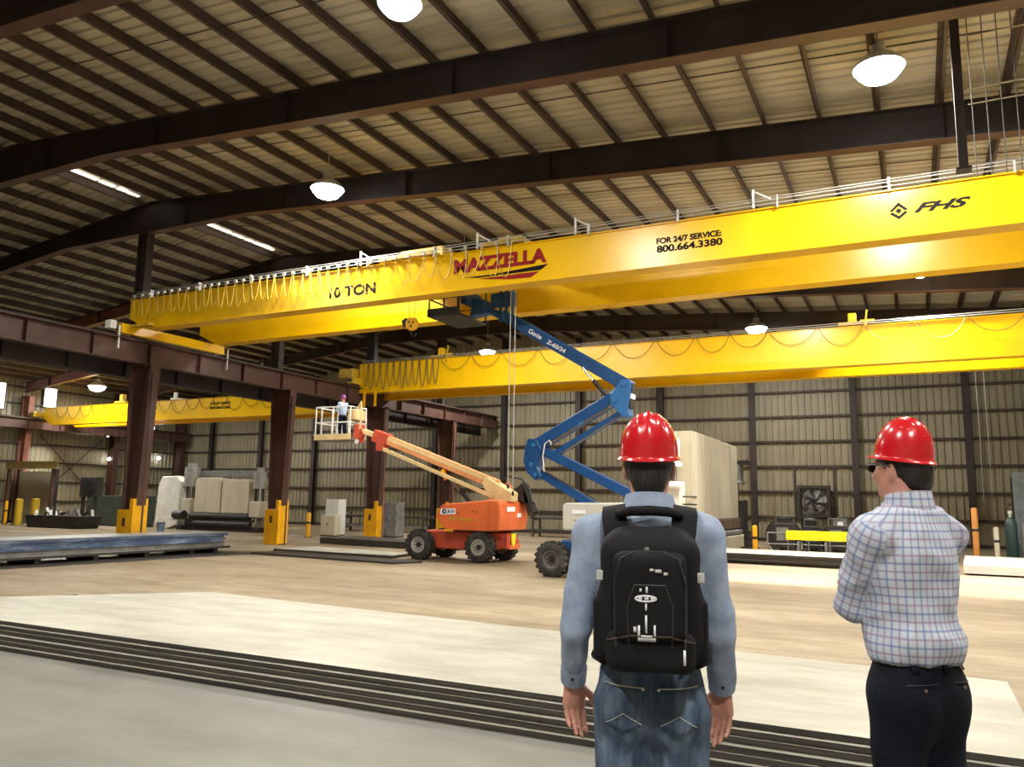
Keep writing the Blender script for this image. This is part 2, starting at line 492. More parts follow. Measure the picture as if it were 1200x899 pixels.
# ------------------------------------------------------------------ lettering
def lettering(text, matl, parent, p0, width, height, face='y', bold=0.0, shear=0.0, ang=0.0, name='lettering'):
    """flat letters standing on a face that looks towards -Y; p0 = lower left corner"""
    cu = bpy.data.curves.new('t', 'FONT'); cu.body = text; cu.size = 1.0; cu.offset = bold; cu.shear = shear; cu.extrude = 0.004
    ob = bpy.data.objects.new('t', cu); COL.objects.link(ob)
    dg = bpy.context.evaluated_depsgraph_get()
    me = bpy.data.meshes.new_from_object(ob.evaluated_get(dg))
    bpy.data.objects.remove(ob, do_unlink=True); bpy.data.curves.remove(cu)
    co = np.array([v.co[:] for v in me.vertices])
    lo = co.min(0); hi = co.max(0)
    sx = width / (hi[0] - lo[0]); sy = height / (hi[1] - lo[1])
    off = origin_of(parent); ca, sa = math.cos(ang), math.sin(ang)
    for v, c in zip(me.vertices, co):
        a = (c[0] - lo[0]) * sx; h = (c[1] - lo[1]) * sy; d = c[2] - lo[2]
        a, h = a * ca - h * sa, a * sa + h * ca
        v.co = (p0[0] + a - off.x, p0[1] - min(d, .01) - off.y, p0[2] + h - off.z)
    me.materials.clear(); me.materials.append(matl)
    o = bpy.data.objects.new(name, me); COL.objects.link(o); o.parent = parent
    return o

RED_D = mat('dark_red_paint', (0.30, 0.012, 0.015), 0.7, var=0.08, spec=.2)
INK = mat('black_lettering', (0.008, 0.008, 0.008), 0.85, var=0.0, spec=.15)
WHITE_L = mat('white_lettering', (0.85, 0.87, 0.90), 0.5, var=0.0)
NAVY = mat('navy_paint', (0.01, 0.03, 0.10), 0.4, var=0.0)

def festoon_loop(parent, xa, xb, y, ztop, drop, m, r=0.016, lean=0.0, name='festoon_cable'):
    pts = []
    for i in range(13):
        t = i / 12; s = 2 * t - 1
        pts.append((xa + (xb - xa) * t + lean * math.sin(math.pi * t) * (xb - xa), y, ztop - drop * (1 - abs(s) ** 2.4)))
    return MB().tube(pts, r, 6).build(name, m, parent, smooth=True)

def girder(parent, x0, x1, yc, z0, z1, w=0.46, m=YEL, taper=True, name='girder'):
    """box girder: webs, projecting flanges, tapered ends"""
    b = MB()
    zt = z1; e = 0.9
    poly = [(x0, z0 + (z1 - z0) * .38), (x0 + e, z0), (x1 - e, z0), (x1, z0 + (z1 - z0) * .38), (x1, zt), (x0, zt)] if taper else [(x0, z0), (x1, z0), (x1, zt), (x0, zt)]
    b.prism(poly, 'y', yc - w / 2 + .03, yc + w / 2 - .03)
    g = b.build(name, m, parent)
    MB().box(x0, x1, yc - w / 2 - .02, yc + w / 2 + .02, z1, z1 + .025).build('top_flange', m, g)
    MB().box(x0 + (e if taper else 0), x1 - (e if taper else 0), yc - w / 2 - .03, yc + w / 2 + .03, z0 - .03, z0).build('bottom_flange', m, g)
    return g

# ---------------- near crane
c1 = thing('overhead_crane', 'large bright yellow double girder overhead crane nearest the viewer with lettering', 'crane', (XL, 21.0, 7.84), 'overhead cranes')
GY, GZ0, GZ1 = 19.50, 8.12, 9.22
girder(c1, -25.75, 10.8, GY, GZ0, GZ1, 0.5)
girder(c1, -25.75, 10.8, 22.75, GZ0 + .02, GZ1, 0.5)
FY = GY - 0.22 - .004
lettering('10 TON', INK, c1, (-16.35, FY, 8.36), 1.80, 0.34, bold=0.03)
lettering('MAZZELLA', RED_D, c1, (-11.75, FY, 8.62), 2.98, 0.42, bold=0.05)
MB().prism([(-10.35, 8.47), (-9.0, 8.55), (-8.72, 8.56), (-8.95, 8.42), (-10.2, 8.42)], 'y', FY - .008, FY).build('logo_swoosh', INK, c1)
MB().prism([(-11.4, 8.47), (-10.2, 8.46), (-10.3, 8.42), (-10.9, 8.42)], 'y', FY - .008, FY).build('logo_swoosh', INK, c1)
MB().prism([(-10.9, 8.38), (-10.1, 8.38), (-9.0, 8.38), (-9.25, 8.24), (-9.9, 8.26)], 'y', FY - .008, FY).build('logo_swoosh', RED_D, c1)
lettering('FOR 24/7 SERVICE:', INK, c1, (-5.66, FY, 8.70), 1.66, 0.16, bold=0.03)
lettering('800.664.3380', INK, c1, (-5.66, FY, 8.47), 1.68, 0.19, bold=0.03)
lettering('FHS', INK, c1, (0.27, FY, 8.63), 1.13, 0.22, bold=0.035, shear=0.45)
dm = MB()
dm.prism([(-.22, 8.68), (-.03, 8.53), (.16, 8.68), (.10, 8.71), (-.03, 8.61), (-.16, 8.71)], 'y', FY - .008, FY)
dm.prism([(-.22, 8.74), (-.03, 8.93), (.16, 8.74), (.10, 8.72), (-.03, 8.84), (-.16, 8.72)], 'y', FY - .008, FY)
dm.prism([(-.10, 8.73), (-.03, 8.66), (.04, 8.73), (-.03, 8.80)], 'y', FY - .008, FY)
dm.build('diamond_emblem', INK, c1)
# end truck on the runway rail, wheels, bumpers
def end_truck(parent, x, ya, yb, zr, m, w=0.34, h=0.36):
    t = MB().box(x - w / 2, x + w / 2, ya, yb, zr + .06, zr + .06 + h).build('end_truck', m, parent, bevel=0.02)
    for y in (ya + .35, yb - .35):
        MB().cyl((x - .06, y, zr + .17), (x + .06, y, zr + .17), .17, n=20).build('rail_wheel', GREY, t, smooth=True)
    for y, s in ((ya, -1), (yb, 1)):
        MB().cyl((x, y, zr + .25), (x, y + s * .14, zr + .25), .08, n=12).build('bumper', RUBBER, t)
    return t
end_truck(c1, XL, 18.75, 23.6, 7.84, YEL)
end_truck(c1, XE - 1.2, 18.75, 23.6, 7.84, YEL)
for y in (18.62, 23.72):
    MB().box(XL + .16, XL + .22, y, y + .05, 7.3, 8.15).build('rail_sweep', WHITE, c1)
MB().box(XL - .15, XL + .15, 18.30, 18.55, 8.0, 8.30).build('junction_box', WHITE, c1, bevel=.01)
MB().box(-25.3, -24.3, 18.95, 19.25, 8.14, 8.22).build('drive_motor', YEL_D, c1)
# trolley rails, conductor pipes and handrail along the top
for y in (GY, 22.75):
    MB().box(-25.2, 10.2, y - .03, y + .03, GZ1 + .025, GZ1 + .10).build('trolley_rail', GREY, c1)
for k, (dz, dy, r_) in enumerate(((.10, -.30, .012), (.19, -.32, .014), (.27, -.28, .010))):
    MB().tube([(-25.4, GY + dy, GZ1 + dz), (10.4, GY + dy, GZ1 + dz)], r_, 6).build('festoon_track', WIRE, c1)
x = -24.6
while x < 10:
    MB().box(x - .02, x + .02, GY - .33, GY - .20, GZ1 - .02, GZ1 + .30).build('track_bracket', WIRE, c1); x += 2.44
for x in (-15.12, -10.95, -7.9, -3.2):
    b = MB(); b.bar((x, GY - .28, GZ1 + .05), (x, GY - .28, GZ1 + .52), .05, .05); b.bar((x, GY - .28, GZ1 + .48), (x + .42, GY - .28, GZ1 + .22), .03, .03)
    b.build('tow_arm', WHITE, c1)
# festoon cable loops: bunched at the left, stretched to the right
x = -25.45; fy = GY - .34
while x < -15.2:
    wd = rnd.uniform(.30, .42)
    lp = festoon_loop(c1, x, x + wd, fy + rnd.uniform(-.03, .03), GZ1 + .10, rnd.uniform(.72, .92), CABLE, .017)
    MB().box(x - .05, x + .05, fy - .04, fy + .04, GZ1 + .08, GZ1 + .17).build('cable_carrier', WIRE, lp)
    x += wd * rnd.uniform(.98, 1.15)
x = -15.2
while x < -9.9:
    wd = rnd.uniform(.42, .60)
    lp = festoon_loop(c1, x, x + wd, fy + rnd.uniform(-.02, .02), GZ1 + .08, rnd.uniform(.62, 1.02), CABLE, .010, lean=rnd.uniform(-.3, .3))
    MB().box(x - .04, x + .04, fy - .04, fy + .04, GZ1 + .06, GZ1 + .15).build('cable_carrier', WIRE, lp)
    x += wd * .9
# trolley between the girders
b = MB(); b.box(-14.6, -12.6, 19.4, 22.85, 9.36, 9.52); b.box(-14.4, -12.8, 20.3, 21.9, 9.52, 9.95)
b.build('trolley', YEL_D, c1, bevel=.02)
MB().cyl((-14.3, 21.1, 9.15), (-12.9, 21.1, 9.15), .22, n=20).build('hoist_drum', GREY, c1, smooth=True)
b = MB(); b.box(-11.0, -9.6, 19.4, 22.85, 9.36, 9.50); b.box(-10.7, -9.9, 20.0, 20.9, 9.50, 9.8)
b.build('trolley', YEL_D, c1, bevel=.02)
# hook block hanging under it
hk = thing('hook_block', 'small yellow hook block hanging under the near crane', 'hook block', (-13.6, 19.9, 7.0))
b = MB(); b.prism([(-13.80, 7.50), (-13.68, 7.62), (-13.46, 7.60), (-13.36, 7.44), (-13.42, 7.26), (-13.62, 7.20), (-13.78, 7.30)], 'y', 19.84, 19.96)
hb = b.build('cheek_plate', YEL_G, hk, bevel=.015)
for dx, dz in ((-13.66, 7.48), (-13.50, 7.46), (-13.58, 7.34)): MB().cyl((dx, 19.83, dz), (dx, 19.845, dz), .035, n=10).build('sheave_hole', BLACK, hb)
MB().tube([(-13.60, 19.9, 7.22), (-13.60, 19.9, 7.10), (-13.52, 19.9, 7.02), (-13.44, 19.9, 7.06), (-13.44, 19.9, 7.12)], .03, 8).build('hook', BLACK, hk, smooth=True)
MB().prism([(-13.95, 7.55), (-13.80, 7.62), (-13.78, 7.30), (-13.88, 7.34)], 'y', 19.86, 19.98).build('side_guard', BLACK, hk)
for dx in (-13.70, -13.50): MB().tube([(dx, 19.9, 7.55), (dx, 19.9, 9.37)], .008, 5).build('wire_rope', GREY, hk)
# hanging pendant ropes
for i, (x, z0) in enumerate(((-10.36, 2.55), (-10.20, 2.35))):
    rp = thing('hoist_rope', ('left' if i == 0 else 'right') + ' one of two pale hoist ropes hanging behind the lift basket', 'rope', (x, 20.25, z0), 'hanging hoist ropes')
    MB().tube([(x, 20.25, z0), (x - .01, 20.25, 5), (x, 20.25, 9.37)], .013, 6).build('rope', WIRE, rp)
    MB().lathe((x, 20.25, z0 - .12), (0, 0, 1), [(0, 0), (.03, 0), (.035, .06), (.03, .12), (0, .14)], 10).build('rope_end', BLACK, rp, smooth=True)

# ---------------- farther crane in the main bay
c2 = thing('overhead_crane', 'yellow overhead crane behind the blue lift, spanning the hall farther back', 'crane', (XL, 33.9, 7.84), 'overhead cranes')
G2Y = 33.1
girder(c2, -25.6, 10.8, G2Y, 7.50, 8.98, 0.5, taper=False)
girder(c2, -25.6, 10.8, 35.3, 7.42, 8.98, 0.5, taper=False)
end_truck(c2, XL - .05, 32.2, 36.2, 7.84, YEL_D)
end_truck(c2, XE - 1.2, 32.2, 36.2, 7.84, YEL)
for x in (-25.2, -24.5): MB().box(x - .05, x + .05, 32.75, 32.85, 6.75, 7.5).build('rail_sweep', YEL_G, c2)
MB().box(-26.6, -25.7, 32.4, 33.0, 8.25, 8.75).build('drive_motor', YEL_D, c2, bevel=.03)
for dz, r_ in ((.08, .014), (.16, .012)):
    MB().tube([(-25.4, G2Y - .32, 8.98 + dz), (10.5, G2Y - .32, 8.98 + dz)], r_, 6).build('festoon_track', WIRE, c2)
x = -25.3; fy = G2Y - .34
while x < -20.9:
    wd = rnd.uniform(.30, .40); festoon_loop(c2, x, x + wd, fy, 9.02, rnd.uniform(1.2, 1.42), CABLE_D, .018); x += wd * 1.1
x = -20.6
while x < 6:
    wd = rnd.uniform(1.35, 1.9); festoon_loop(c2, x, x + wd, fy, 9.0, rnd.uniform(.55, .80), CABLE_D, .013); x += wd * 1.05
for x in (-20.75, -1.9):
    b = MB(); b.box(x - .5, x + .5, 32.85, 35.5, 9.06, 9.18)
    tr = b.build('trolley', YEL_D, c2)
    MB().box(x - .15, x + .15, 32.95, 33.25, 9.18, 9.55).build('trolley_motor', YEL, tr, bevel=.03)
    MB().bar((x + .45, 32.8, 8.85), (x + .55, 32.8, 9.60), .06, .06).build('tow_arm', YEL_D, tr)
    MB().box(x + .3, x + .8, 32.78, 32.84, 9.12, 9.22).build('tow_arm', YEL_D, tr)

# ---------------- crane of the left bay
c3 = thing('overhead_crane', 'yellow overhead crane in the left bay, seen between the columns', 'crane', (-41, 35.6, 7.3), 'overhead cranes')
G3Y = 35.2
girder(c3, -54.9, -26.7, G3Y, 6.85, 8.05, 0.5)
girder(c3, -54.9, -26.7, 37.0, 6.85, 8.05, 0.5)
end_truck(c3, XW + 1.65, 34.4, 37.8, 7.35, YEL_D)
end_truck(c3, XL - 1.25, 34.4, 37.8, 7.35, YEL_D)
x = -53.5
while x < -28:
    wd = rnd.uniform(1.1, 1.5); festoon_loop(c3, x, x + wd, G3Y - .32, 8.05, rnd.uniform(.6, .85), CABLE_D, .016); x += wd * .95
b = MB(); b.box(-47.6, -46.5, 35.0, 37.2, 8.12, 8.24); b.box(-47.2, -46.9, 35.1, 35.4, 8.24, 8.7)
b.build('trolley', YEL_D, c3)
b = MB(); b.box(-42.2, -41.7, 35.0, 37.2, 8.12, 8.22); b.box(-42.05, -41.9, 35.1, 35.3, 8.22, 8.6)
b.build('trolley', WHITE, c3)
b = MB()
for k in range(2): b.box(-38.8, -36.9, G3Y - .236, G3Y - .224, 7.62 - k * .26, 7.80 - k * .26)
lettering('FOR 24/7 SERVICE:', INK, c3, (-38.6, G3Y - .225, 7.62), 1.7, .17, bold=.03)
lettering('800.664.3380', INK, c3, (-38.6, G3Y - .225, 7.36), 1.7, .17, bold=.03)

# ------------------------------------------------------------------ high bay lamps
LENS = emit('lamp_lens', (0.93, 0.97, 1.0), 40.0)
SHADE = mat('lamp_shade_aluminium', (0.6, 0.6, 0.6), 0.35, 0.6, var=0.05)
def lamp(x, y, z, label, group='high bay lamps under the roof', power=1.0, r=0.42):
    t = thing('high_bay_lamp', label, 'lamp', (x, y, z), group)
    MB().lathe((x, y, z), (0, 0, 1), [(r, 0), (r * .97, .06), (r * .72, .20), (r * .42, .30), (r * .3, .36), (r * .3, .52), (0, .52)], 24).build('lamp_shade', SHADE, t, smooth=True)
    MB().lathe((x, y, z), (0, 0, 1), [(0, -r * .60), (r * .35, -r * .55), (r * .65, -r * .42), (r * .85, -r * .2), (r * .93, .005), (0, .01)], 24).build('lens', LENS, t, smooth=True)
    MB().tube([(x, y, z + .5), (x, y, roof_z(x) - .02)], .012, 6).build('hanger', WIRE, t)
    d = bpy.data.lights.new('lamp_light', 'AREA'); d.shape = 'DISK'; d.size = 2 * r; d.energy = LAMP_W * power; d.color = (1.0, 0.97, 0.90)
    lo = bpy.data.objects.new('lamp_light', d); COL.objects.link(lo); lo.parent = t; lo.location = (0, 0, -r * .62)
    return t
lamp(-8.2, 11.24, 11.3, 'glaring round lamp at the top edge left of centre')
lamp(-0.24, 16.9, 11.0, 'glaring lamp at upper right between the two long rafters', r=.5)
lamp(-15.9, 18.4, 11.6, 'glaring lamp hung beside the second rafter at left', r=.52)
lamp(-22.5, 41.0, 10.9, 'lamp glowing above the farther crane near its left end', r=.5)
lamp(-6.8, 40.6, 10.9, 'lamp glowing above the farther crane at its middle', r=.55)
lamp(0.54, 32.4, 10.8, 'lamp peeking out just below the near crane girder at right')
lamp(-48.0, 31.6, 10.4, 'oval lamp under the left bay roof beyond the runway', r=.6)
lamp(-51.3, 36.3, 9.6, 'oval lamp above the left bay crane beside the first column', r=.6)
for x, y in ((8.5, 11.2), (-25, 8.6), (-16, 27.0), (-4, 27.2), (7, 27.0), (-8, 3.6), (3.2, 3.8), (-5.5, -4.2), (3.0, -4.2), (-36, 27.6), (-40.5, 41.0)):  # unseen lamps added to light the foreground, the men and the hall
    lamp(x, y, roof_z(x) - 1.2, 'added unseen fill lamp hung from the roof out of the picture or behind beams', 'added fill lamps out of sight', power=.9 if y < 0 else .35 if y < 6 else (.6 if x < -30 else 1.0))
for y, z, lab in ((41.65, 4.83, 'tiny white bulb on the left wall near the first column'), (46.24, 5.14, 'tiny white bulb on the left wall near the corner')):
    t = thing('wall_bulb', lab, 'lamp', (XW + .3, y, z))
    MB().lathe((XW + .36, y, z), (1, 0, 0), [(0, -.1), (.1, -.08), (.13, 0), (.1, .09), (0, .12)], 12).build('bulb', LENS, t, smooth=True)
    MB().cyl((XW + .12, y, z), (XW + .28, y, z), .06, n=10).build('socket', GREY, t)

# hanging lattice at the upper right (ladder cage of rods)
DGREY = mat('dull_rod', (.16, .155, .14), .5, .3, var=.2)
lt = thing('hanging_rod_rack', 'rack of thin vertical rods hanging at the upper right corner', 'rod rack', (1.9, 16.2, 8.1))
for i in range(6):
    x = 1.30 + .235 * i
    MB().tube([(x, 16.2, 8.12), (x, 16.2, roof_z(x) - .02)], .011, 6).build('rod', DGREY, lt)
for z in (8.35, 9.55, 9.85, 10.9):
    MB().box(1.24, 2.9, 16.19, 16.21, z - .008, z + .014).build('cross_bar', WIRE, lt)
ps = thing('roof_hanger_post', 'dark hanger post beside the rod rack at upper right', 'post', (1.12, 16.5, 8.1))
MB().box(1.03, 1.19, 16.4, 16.56, 8.42, roof_z(1.1) - .02).build('shaft', STEEL_D, ps)
MB().box(.98, 1.24, 16.35, 16.61, 8.37, 8.42).build('foot', STEEL_D, ps)
for i, (x, lab) in enumerate(((2.9, 'left pale rope hanging in front of the end wall at right'), (3.25, 'right pale rope hanging in front of the end wall at right'))):
    o = MB().tube([(x, 45, 2.3 + .4 * i), (x + .02, 45, 6), (x, 45, 9.8), (x, 45, roof_z(x) - .02)], .016, 6).build('wall_rope', WIRE)
    tag(at_base(o, (x, 45, 2.3)), lab, 'rope', 'ropes by the end wall')
# ------------------------------------------------------------------ foreground steel plate stacks
PLATE = mat('pale_steel_plate', (0.35, 0.33, 0.265), 0.55, 0.0, var=0.0, scale=1.6, col2=(0.52, 0.50, 0.42), bump=0.04, bscale=8, stretch=(0.6, 1.6, 1))
PLATE_N = mat('grey_steel_plate', (0.145, 0.137, 0.115), 0.55, 0.0, var=0.0, scale=1.5, col2=(0.215, 0.205, 0.175), bump=0.05, bscale=8, stretch=(0.6, 1.6, 1))  # darker than the far plates: foreground shade put into the colour
EDGE = mat('mill_scale_edge', (0.028, 0.025, 0.022), 0.45, 0.2, var=0.0, scale=4, col2=(0.085, 0.075, 0.062), stretch=(0.15, 1, 14))
def plate(parent, poly, z0, z1, top, side, name='plate'):
    n = len(poly); b = MB()
    b.v = [(x, y, z0) for x, y in poly] + [(x, y, z1) for x, y in poly]
    b.f = [tuple(range(n - 1, -1, -1)), tuple(range(n, 2 * n))] + [(i, (i + 1) % n, n + (i + 1) % n, n + i) for i in range(n)]
    o = b.build(name, top, parent)
    o.data.materials.append(side)
    for p in o.data.polygons:
        if abs(p.normal.z) < 0.5: p.material_index = 1
    return o
st = thing('steel_plate_stack', 'low stack of huge pale steel plates across the foreground with dark layered edges', 'plate stack', (-5, 6.8, 0.0))
zz = 0.5
offs = [-0.05, -0.01, 0.0, 0.05, 0.06, 0.10]
for k in range(6):
    o = offs[k]; t = 0.036
    plate(st, [(0.52 + .04 * (k % 2), 5.24 + o), (0.50 + .03 * (k % 3), 7.62 - o * .4), (-9.0, 8.42 - o * .3), (-11.8, 5.24 + o)], zz, zz + t, PLATE, EDGE); zz += t + 0.007
    if k < 5:
        for x in (-10.5, -8, -5.5, -3, -.4):
            MB().box(x - .04, x + .04, 5.5, 7.4, zz - .008, zz + .001).build('spacer', EDGE, st)
ns = thing('steel_plate_stack', 'broad stack of grey steel plates at the bottom on which the men stand', 'plate stack', (-4, 1, 0.0))
z = 0.0
for k in range(10):
    t = 0.044; e = rnd.uniform(-.05, .05)
    plate(ns, [(2.9 + e, -3.6 + e), (2.9 + e, 6.2 + e), (2.0, 6.9), (.6, 7.3 + e * .3), (-9.0, 8.1 + e), (-11.6 + e, 5.3), (-12.5 + e, -3.6)], z, z + t, PLATE_N, EDGE); z += t + 0.006
rs = thing('steel_plate', 'single pale plate lying right of the foreground stack', 'steel plate', (2, 6.2, .5))
plate(rs, [(0.72, 4.2), (0.68, 7.2), (1.95, 6.8), (2.6, 6.1), (2.7, 4.2)], .502, .53, PLATE, EDGE)

# ------------------------------------------------------------------ blue-edged plate pile at the left
BLUE_E = mat('blue_painted_edge', (0.05, 0.085, 0.16), 0.45, 0.1, var=0.0, scale=1.6, col2=(0.30, 0.36, 0.45), stretch=(1, .7, 4), thr=(0.45, 0.75))
PILE_T = mat('pile_top_plate', (0.30, 0.30, 0.29), 0.5, 0.0, var=0.25, scale=1)
bp = thing('steel_plate_pile', 'long pile of steel plates with blue painted edges at the left', 'plate pile', (-24.2, 18, 0))
def pile(z0, z1, x0, x1, y0, y1, m): plate(bp, [(x1, y0), (x1, y1), (x0, y1), (x0, y0)], z0, z1, PILE_T, m)
for y in (13.4, 15.2, 17.1, 19, 20.9, 22.0):
    MB().box(-24.8, -23.45, y - .09, y + .09, 0, .17).build('timber_block', EDGE, bp)
pile(.17, .24, -24.9, -23.25, 12.2, 22.5, EDGE); pile(.245, .40, -24.9, -23.4, 12.3, 22.35, GREY)
for k in range(4): pile(.405 + k * .078, .48 + k * .078, -24.9, -23.3 + rnd.uniform(-.04, .04), 12.2, 22.3 + rnd.uniform(-.1, .1), BLUE_E)
pile(.72, .745, -24.9, -23.26, 12.2, 22.4, GREY)
fpn = thing('floor_plate_mat', 'wide low mat of dark steel plates beneath the blue pile', 'steel plate', (-23.2, 18, 0))
plate(fpn, [(-22.6, 13.0), (-21.9, 22.6), (-24.9, 22.8), (-24.9, 12)], .0, .012, EDGE, EDGE)
DARKP = mat('dark_floor_plate', (0.075, 0.065, 0.055), 0.5, 0.1, var=0.3)
for poly, z, m, lab in (([(-21.9, 22.2), (-15.2, 21.6), (-14.7, 22.6), (-18, 23.2), (-21.8, 23.6)], .07, DARKP, 'dark flat steel plate on the floor left of the orange lift'),
                        ([(-22.5, 24.0), (-16.6, 23.6), (-16.9, 25.2), (-22.3, 26.2)], .10, PLATE, 'pale flat steel plate on the floor behind the dark plate'),
                        ([(-24.6, 29.2), (-17.2, 28.2), (-17.0, 30.6), (-24.2, 31.6)], .28, DARKP, 'low dark plate stack on the floor between the columns')):
    o = plate(None, poly, 0.0, z, m, EDGE, name='floor_plate')
    tag(at_base(o, (poly[0][0], poly[0][1], 0)), lab, 'steel plate', 'plates lying on the floor')
rp = thing('steel_plate_stack', 'low stack of pale concrete grey plates on the floor behind the men', 'plate stack', (-4, 31, 0))
for k in range(4):
    e = rnd.uniform(-.15, .15)
    plate(rp, [(-7.2 + e, 29.6 + e), (0.4 + e, 29.0), (0.6, 32.0), (-7.45 + e, 32.5)], .02 + k * .09, .10 + k * .09, PLATE, EDGE)
for x in (-6.5, -4, -1.5): MB().box(x - .1, x + .1, 29.4, 32.4, 0, .02).build('timber_block', EDGE, rp)
wp = thing('steel_plate_stack', 'bright white plate stack lying at the right picture edge', 'plate stack', (3.5, 32, 0))
WHITEP = mat('white_plate', (0.78, 0.77, 0.74), 0.5, var=0.05)
for k in range(3):
    plate(wp, [(1.2, 29.2), (9.5, 29.0), (9.5, 34.6), (1.5, 34.8)], .06 + k * .09, .145 + k * .09, WHITEP, WHITEP)
for x in (2, 5, 8): MB().box(x - .1, x + .1, 29.3, 34.2, 0, .06).build('timber_block', EDGE, wp)

# ------------------------------------------------------------------ wheels
RIM = mat('wheel_rim_grey', (0.42, 0.40, 0.36), 0.5, 0.1, var=0.2)
def wheel(parent, c, r, wd, rim=RIM):
    c = Vector(c); h = wd / 2
    b = MB()
    b.lathe(c, (0, 1, 0), [(r * .52, -h * .8), (r * .60, -h), (r * .86, -h), (r * .96, -h * .8), (r * .985, -h * .3), (r * .985, h * .3), (r * .96, h * .8), (r * .86, h), (r * .60, h), (r * .52, h * .8), (r * .52, -h * .8)], 32)
    t = b.build('wheel', RUBBER, parent, smooth=True)
    b = MB()
    for i in range(18):
        for s in (-1, 1):
            a = 2 * math.pi * (i + (0.5 if s > 0 else 0)) / 18
            p = c + Vector((math.cos(a), 0, math.sin(a))) * r * .985
            b.bar(p + Vector((0, s * h * .08, 0)), p + Vector((-math.sin(a) * .06, s * h * .9, math.cos(a) * .06)), .07, .05, up=(math.cos(a), 0, math.sin(a)))
    b.build('tread', RUBBER, t)
    b = MB()
    b.lathe(c, (0, 1, 0), [(0, -h * .35), (r * .22, -h * .35), (r * .25, -h * .5), (r * .42, -h * .45), (r * .48, -h * .86), (r * .53, -h * .86), (r * .53, h * .8), (0, h * .8)], 24)
    b.build('rim', rim, t, smooth=True)
    b = MB(); b.cyl(c + Vector((0, -h * .62, 0)), c + Vector((0, -h * .3, 0)), r * .17, n=14)
    for i in range(8):
        a = 2 * math.pi * i / 8; p = c + Vector((math.cos(a) * r * .30, 0, math.sin(a) * r * .30))
        b.cyl(p + Vector((0, -h * .56, 0)), p + Vector((0, -h * .4, 0)), .022, n=6)
    b.build('hub', BLACK, t)
    return t

# ------------------------------------------------------------------ orange telescopic boom lift
ORANGE = mat('lift_orange', (0.78, 0.165, 0.045), 0.4, var=0.12, scale=1.5)
ORANGE_R = mat('lift_red_orange', (0.52, 0.075, 0.035), 0.5, var=0.18, scale=1.5)
CREAM = mat('lift_cream', (0.72, 0.55, 0.27), 0.45, var=0.12)
BOOMO = mat('boom_orange_tan', (0.72, 0.30, 0.12), 0.45, var=0.15)
ol = thing('boom_lift', 'orange telescopic boom lift with raised cream boom and basket', 'boom lift', (-14.4, 24.7, 0), 'boom lifts')
MB().prism([(-16.2, .55), (-15.9, 1.0), (-12.75, 1.0), (-12.45, .80), (-12.45, .50), (-13.0, .40), (-15.6, .40)], 'y', 24.15, 25.25).build('chassis', ORANGE_R, ol, bevel=.03)
for x in (-15.65, -13.24): MB().cyl((x, 23.9, .52), (x, 25.5, .52), .11, n=12).build('axle', BLACK, ol)
for x, y in ((-15.65, 23.9), (-13.24, 23.9), (-15.6, 25.45), (-13.15, 25.45)): wheel(ol, (x, y, .52), .52, .38)
MB().cyl((-14.2, 24.7, .98), (-14.2, 24.7, 1.08), .55, n=28).build('slew_ring', BLACK, ol)
hood = MB().prism([(-14.95, 1.50), (-14.72, 1.90), (-14.55, 1.95), (-12.82, 2.10), (-12.82, 1.06), (-14.50, 1.06)], 'y', 23.70, 25.70).build('turntable_hood', ORANGE, ol, bevel=.05, seg=2)
MB().box(-14.55, -14.2, 23.685, 23.70, 1.02, 1.10).build('hood_step', YEL_G, hood)
for x, z in ((-14.02, 1.66), (-13.45, 1.72), (-13.3, 1.70)): MB().cyl((x, 23.68, z), (x, 23.70, z), .04, n=10).build('latch', ORANGE_R, hood)
MB().box(-14.35, -14.05, 23.688, 23.70, 1.42, 1.50).build('decal', YEL_D, hood)
MB().box(-13.95, -13.35, 23.688, 23.70, 1.40, 1.46).build('decal', YEL_D, hood)
dc = MB().prism([(-14.74, 1.62), (-14.70, 1.78), (-14.12, 1.80), (-14.12, 1.60), (-14.70, 1.58)], 'y', 23.682, 23.70).build('logo_decal', WHITE_L, hood)
MB().cyl((-14.56, 23.672, 1.69), (-14.56, 23.682, 1.69), .085, n=20).build('logo_disc', NAVY, hood)
MB().prism([(-14.57, 1.64), (-14.51, 1.69), (-14.57, 1.74)], 'y', 23.665, 23.672).build('logo_arrow', WHITE_L, hood)
lettering('JLG', NAVY, hood, (-14.44, 23.678, 1.63), .28, .12, bold=.03)
cw = MB().prism([(-12.85, 2.12), (-12.50, 2.10), (-12.40, 2.0), (-12.36, 1.5), (-12.42, 1.08), (-12.85, 1.06)], 'y', 23.64, 25.76).build('counterweight', ORANGE, ol, bevel=.07, seg=3)
MB().box(-12.36, -12.345, 24.1, 24.7, 1.72, 1.88).build('decal', WHITE_L, cw)
MB().box(-12.36, -12.345, 24.9, 25.2, 1.52, 1.66).build('decal', WHITE_L, cw)
# rear of the chassis: red lamp plate and yellow tag
MB().box(-12.42, -12.36, 24.15, 24.40, .50, .98).build('tail_plate', ORANGE_R, ol)
MB().prism([(24.52, .98), (24.86, .98), (24.82, .66), (24.69, .52), (24.56, .66)], 'x', -12.40, -12.37).build('warning_tag', mat('tag_yellow', (.85, .75, .02), .5, var=.05), ol)
MB().box(-12.45, -12.38, 24.4, 25.2, .45, .60).build('rear_bumper', ORANGE, ol)
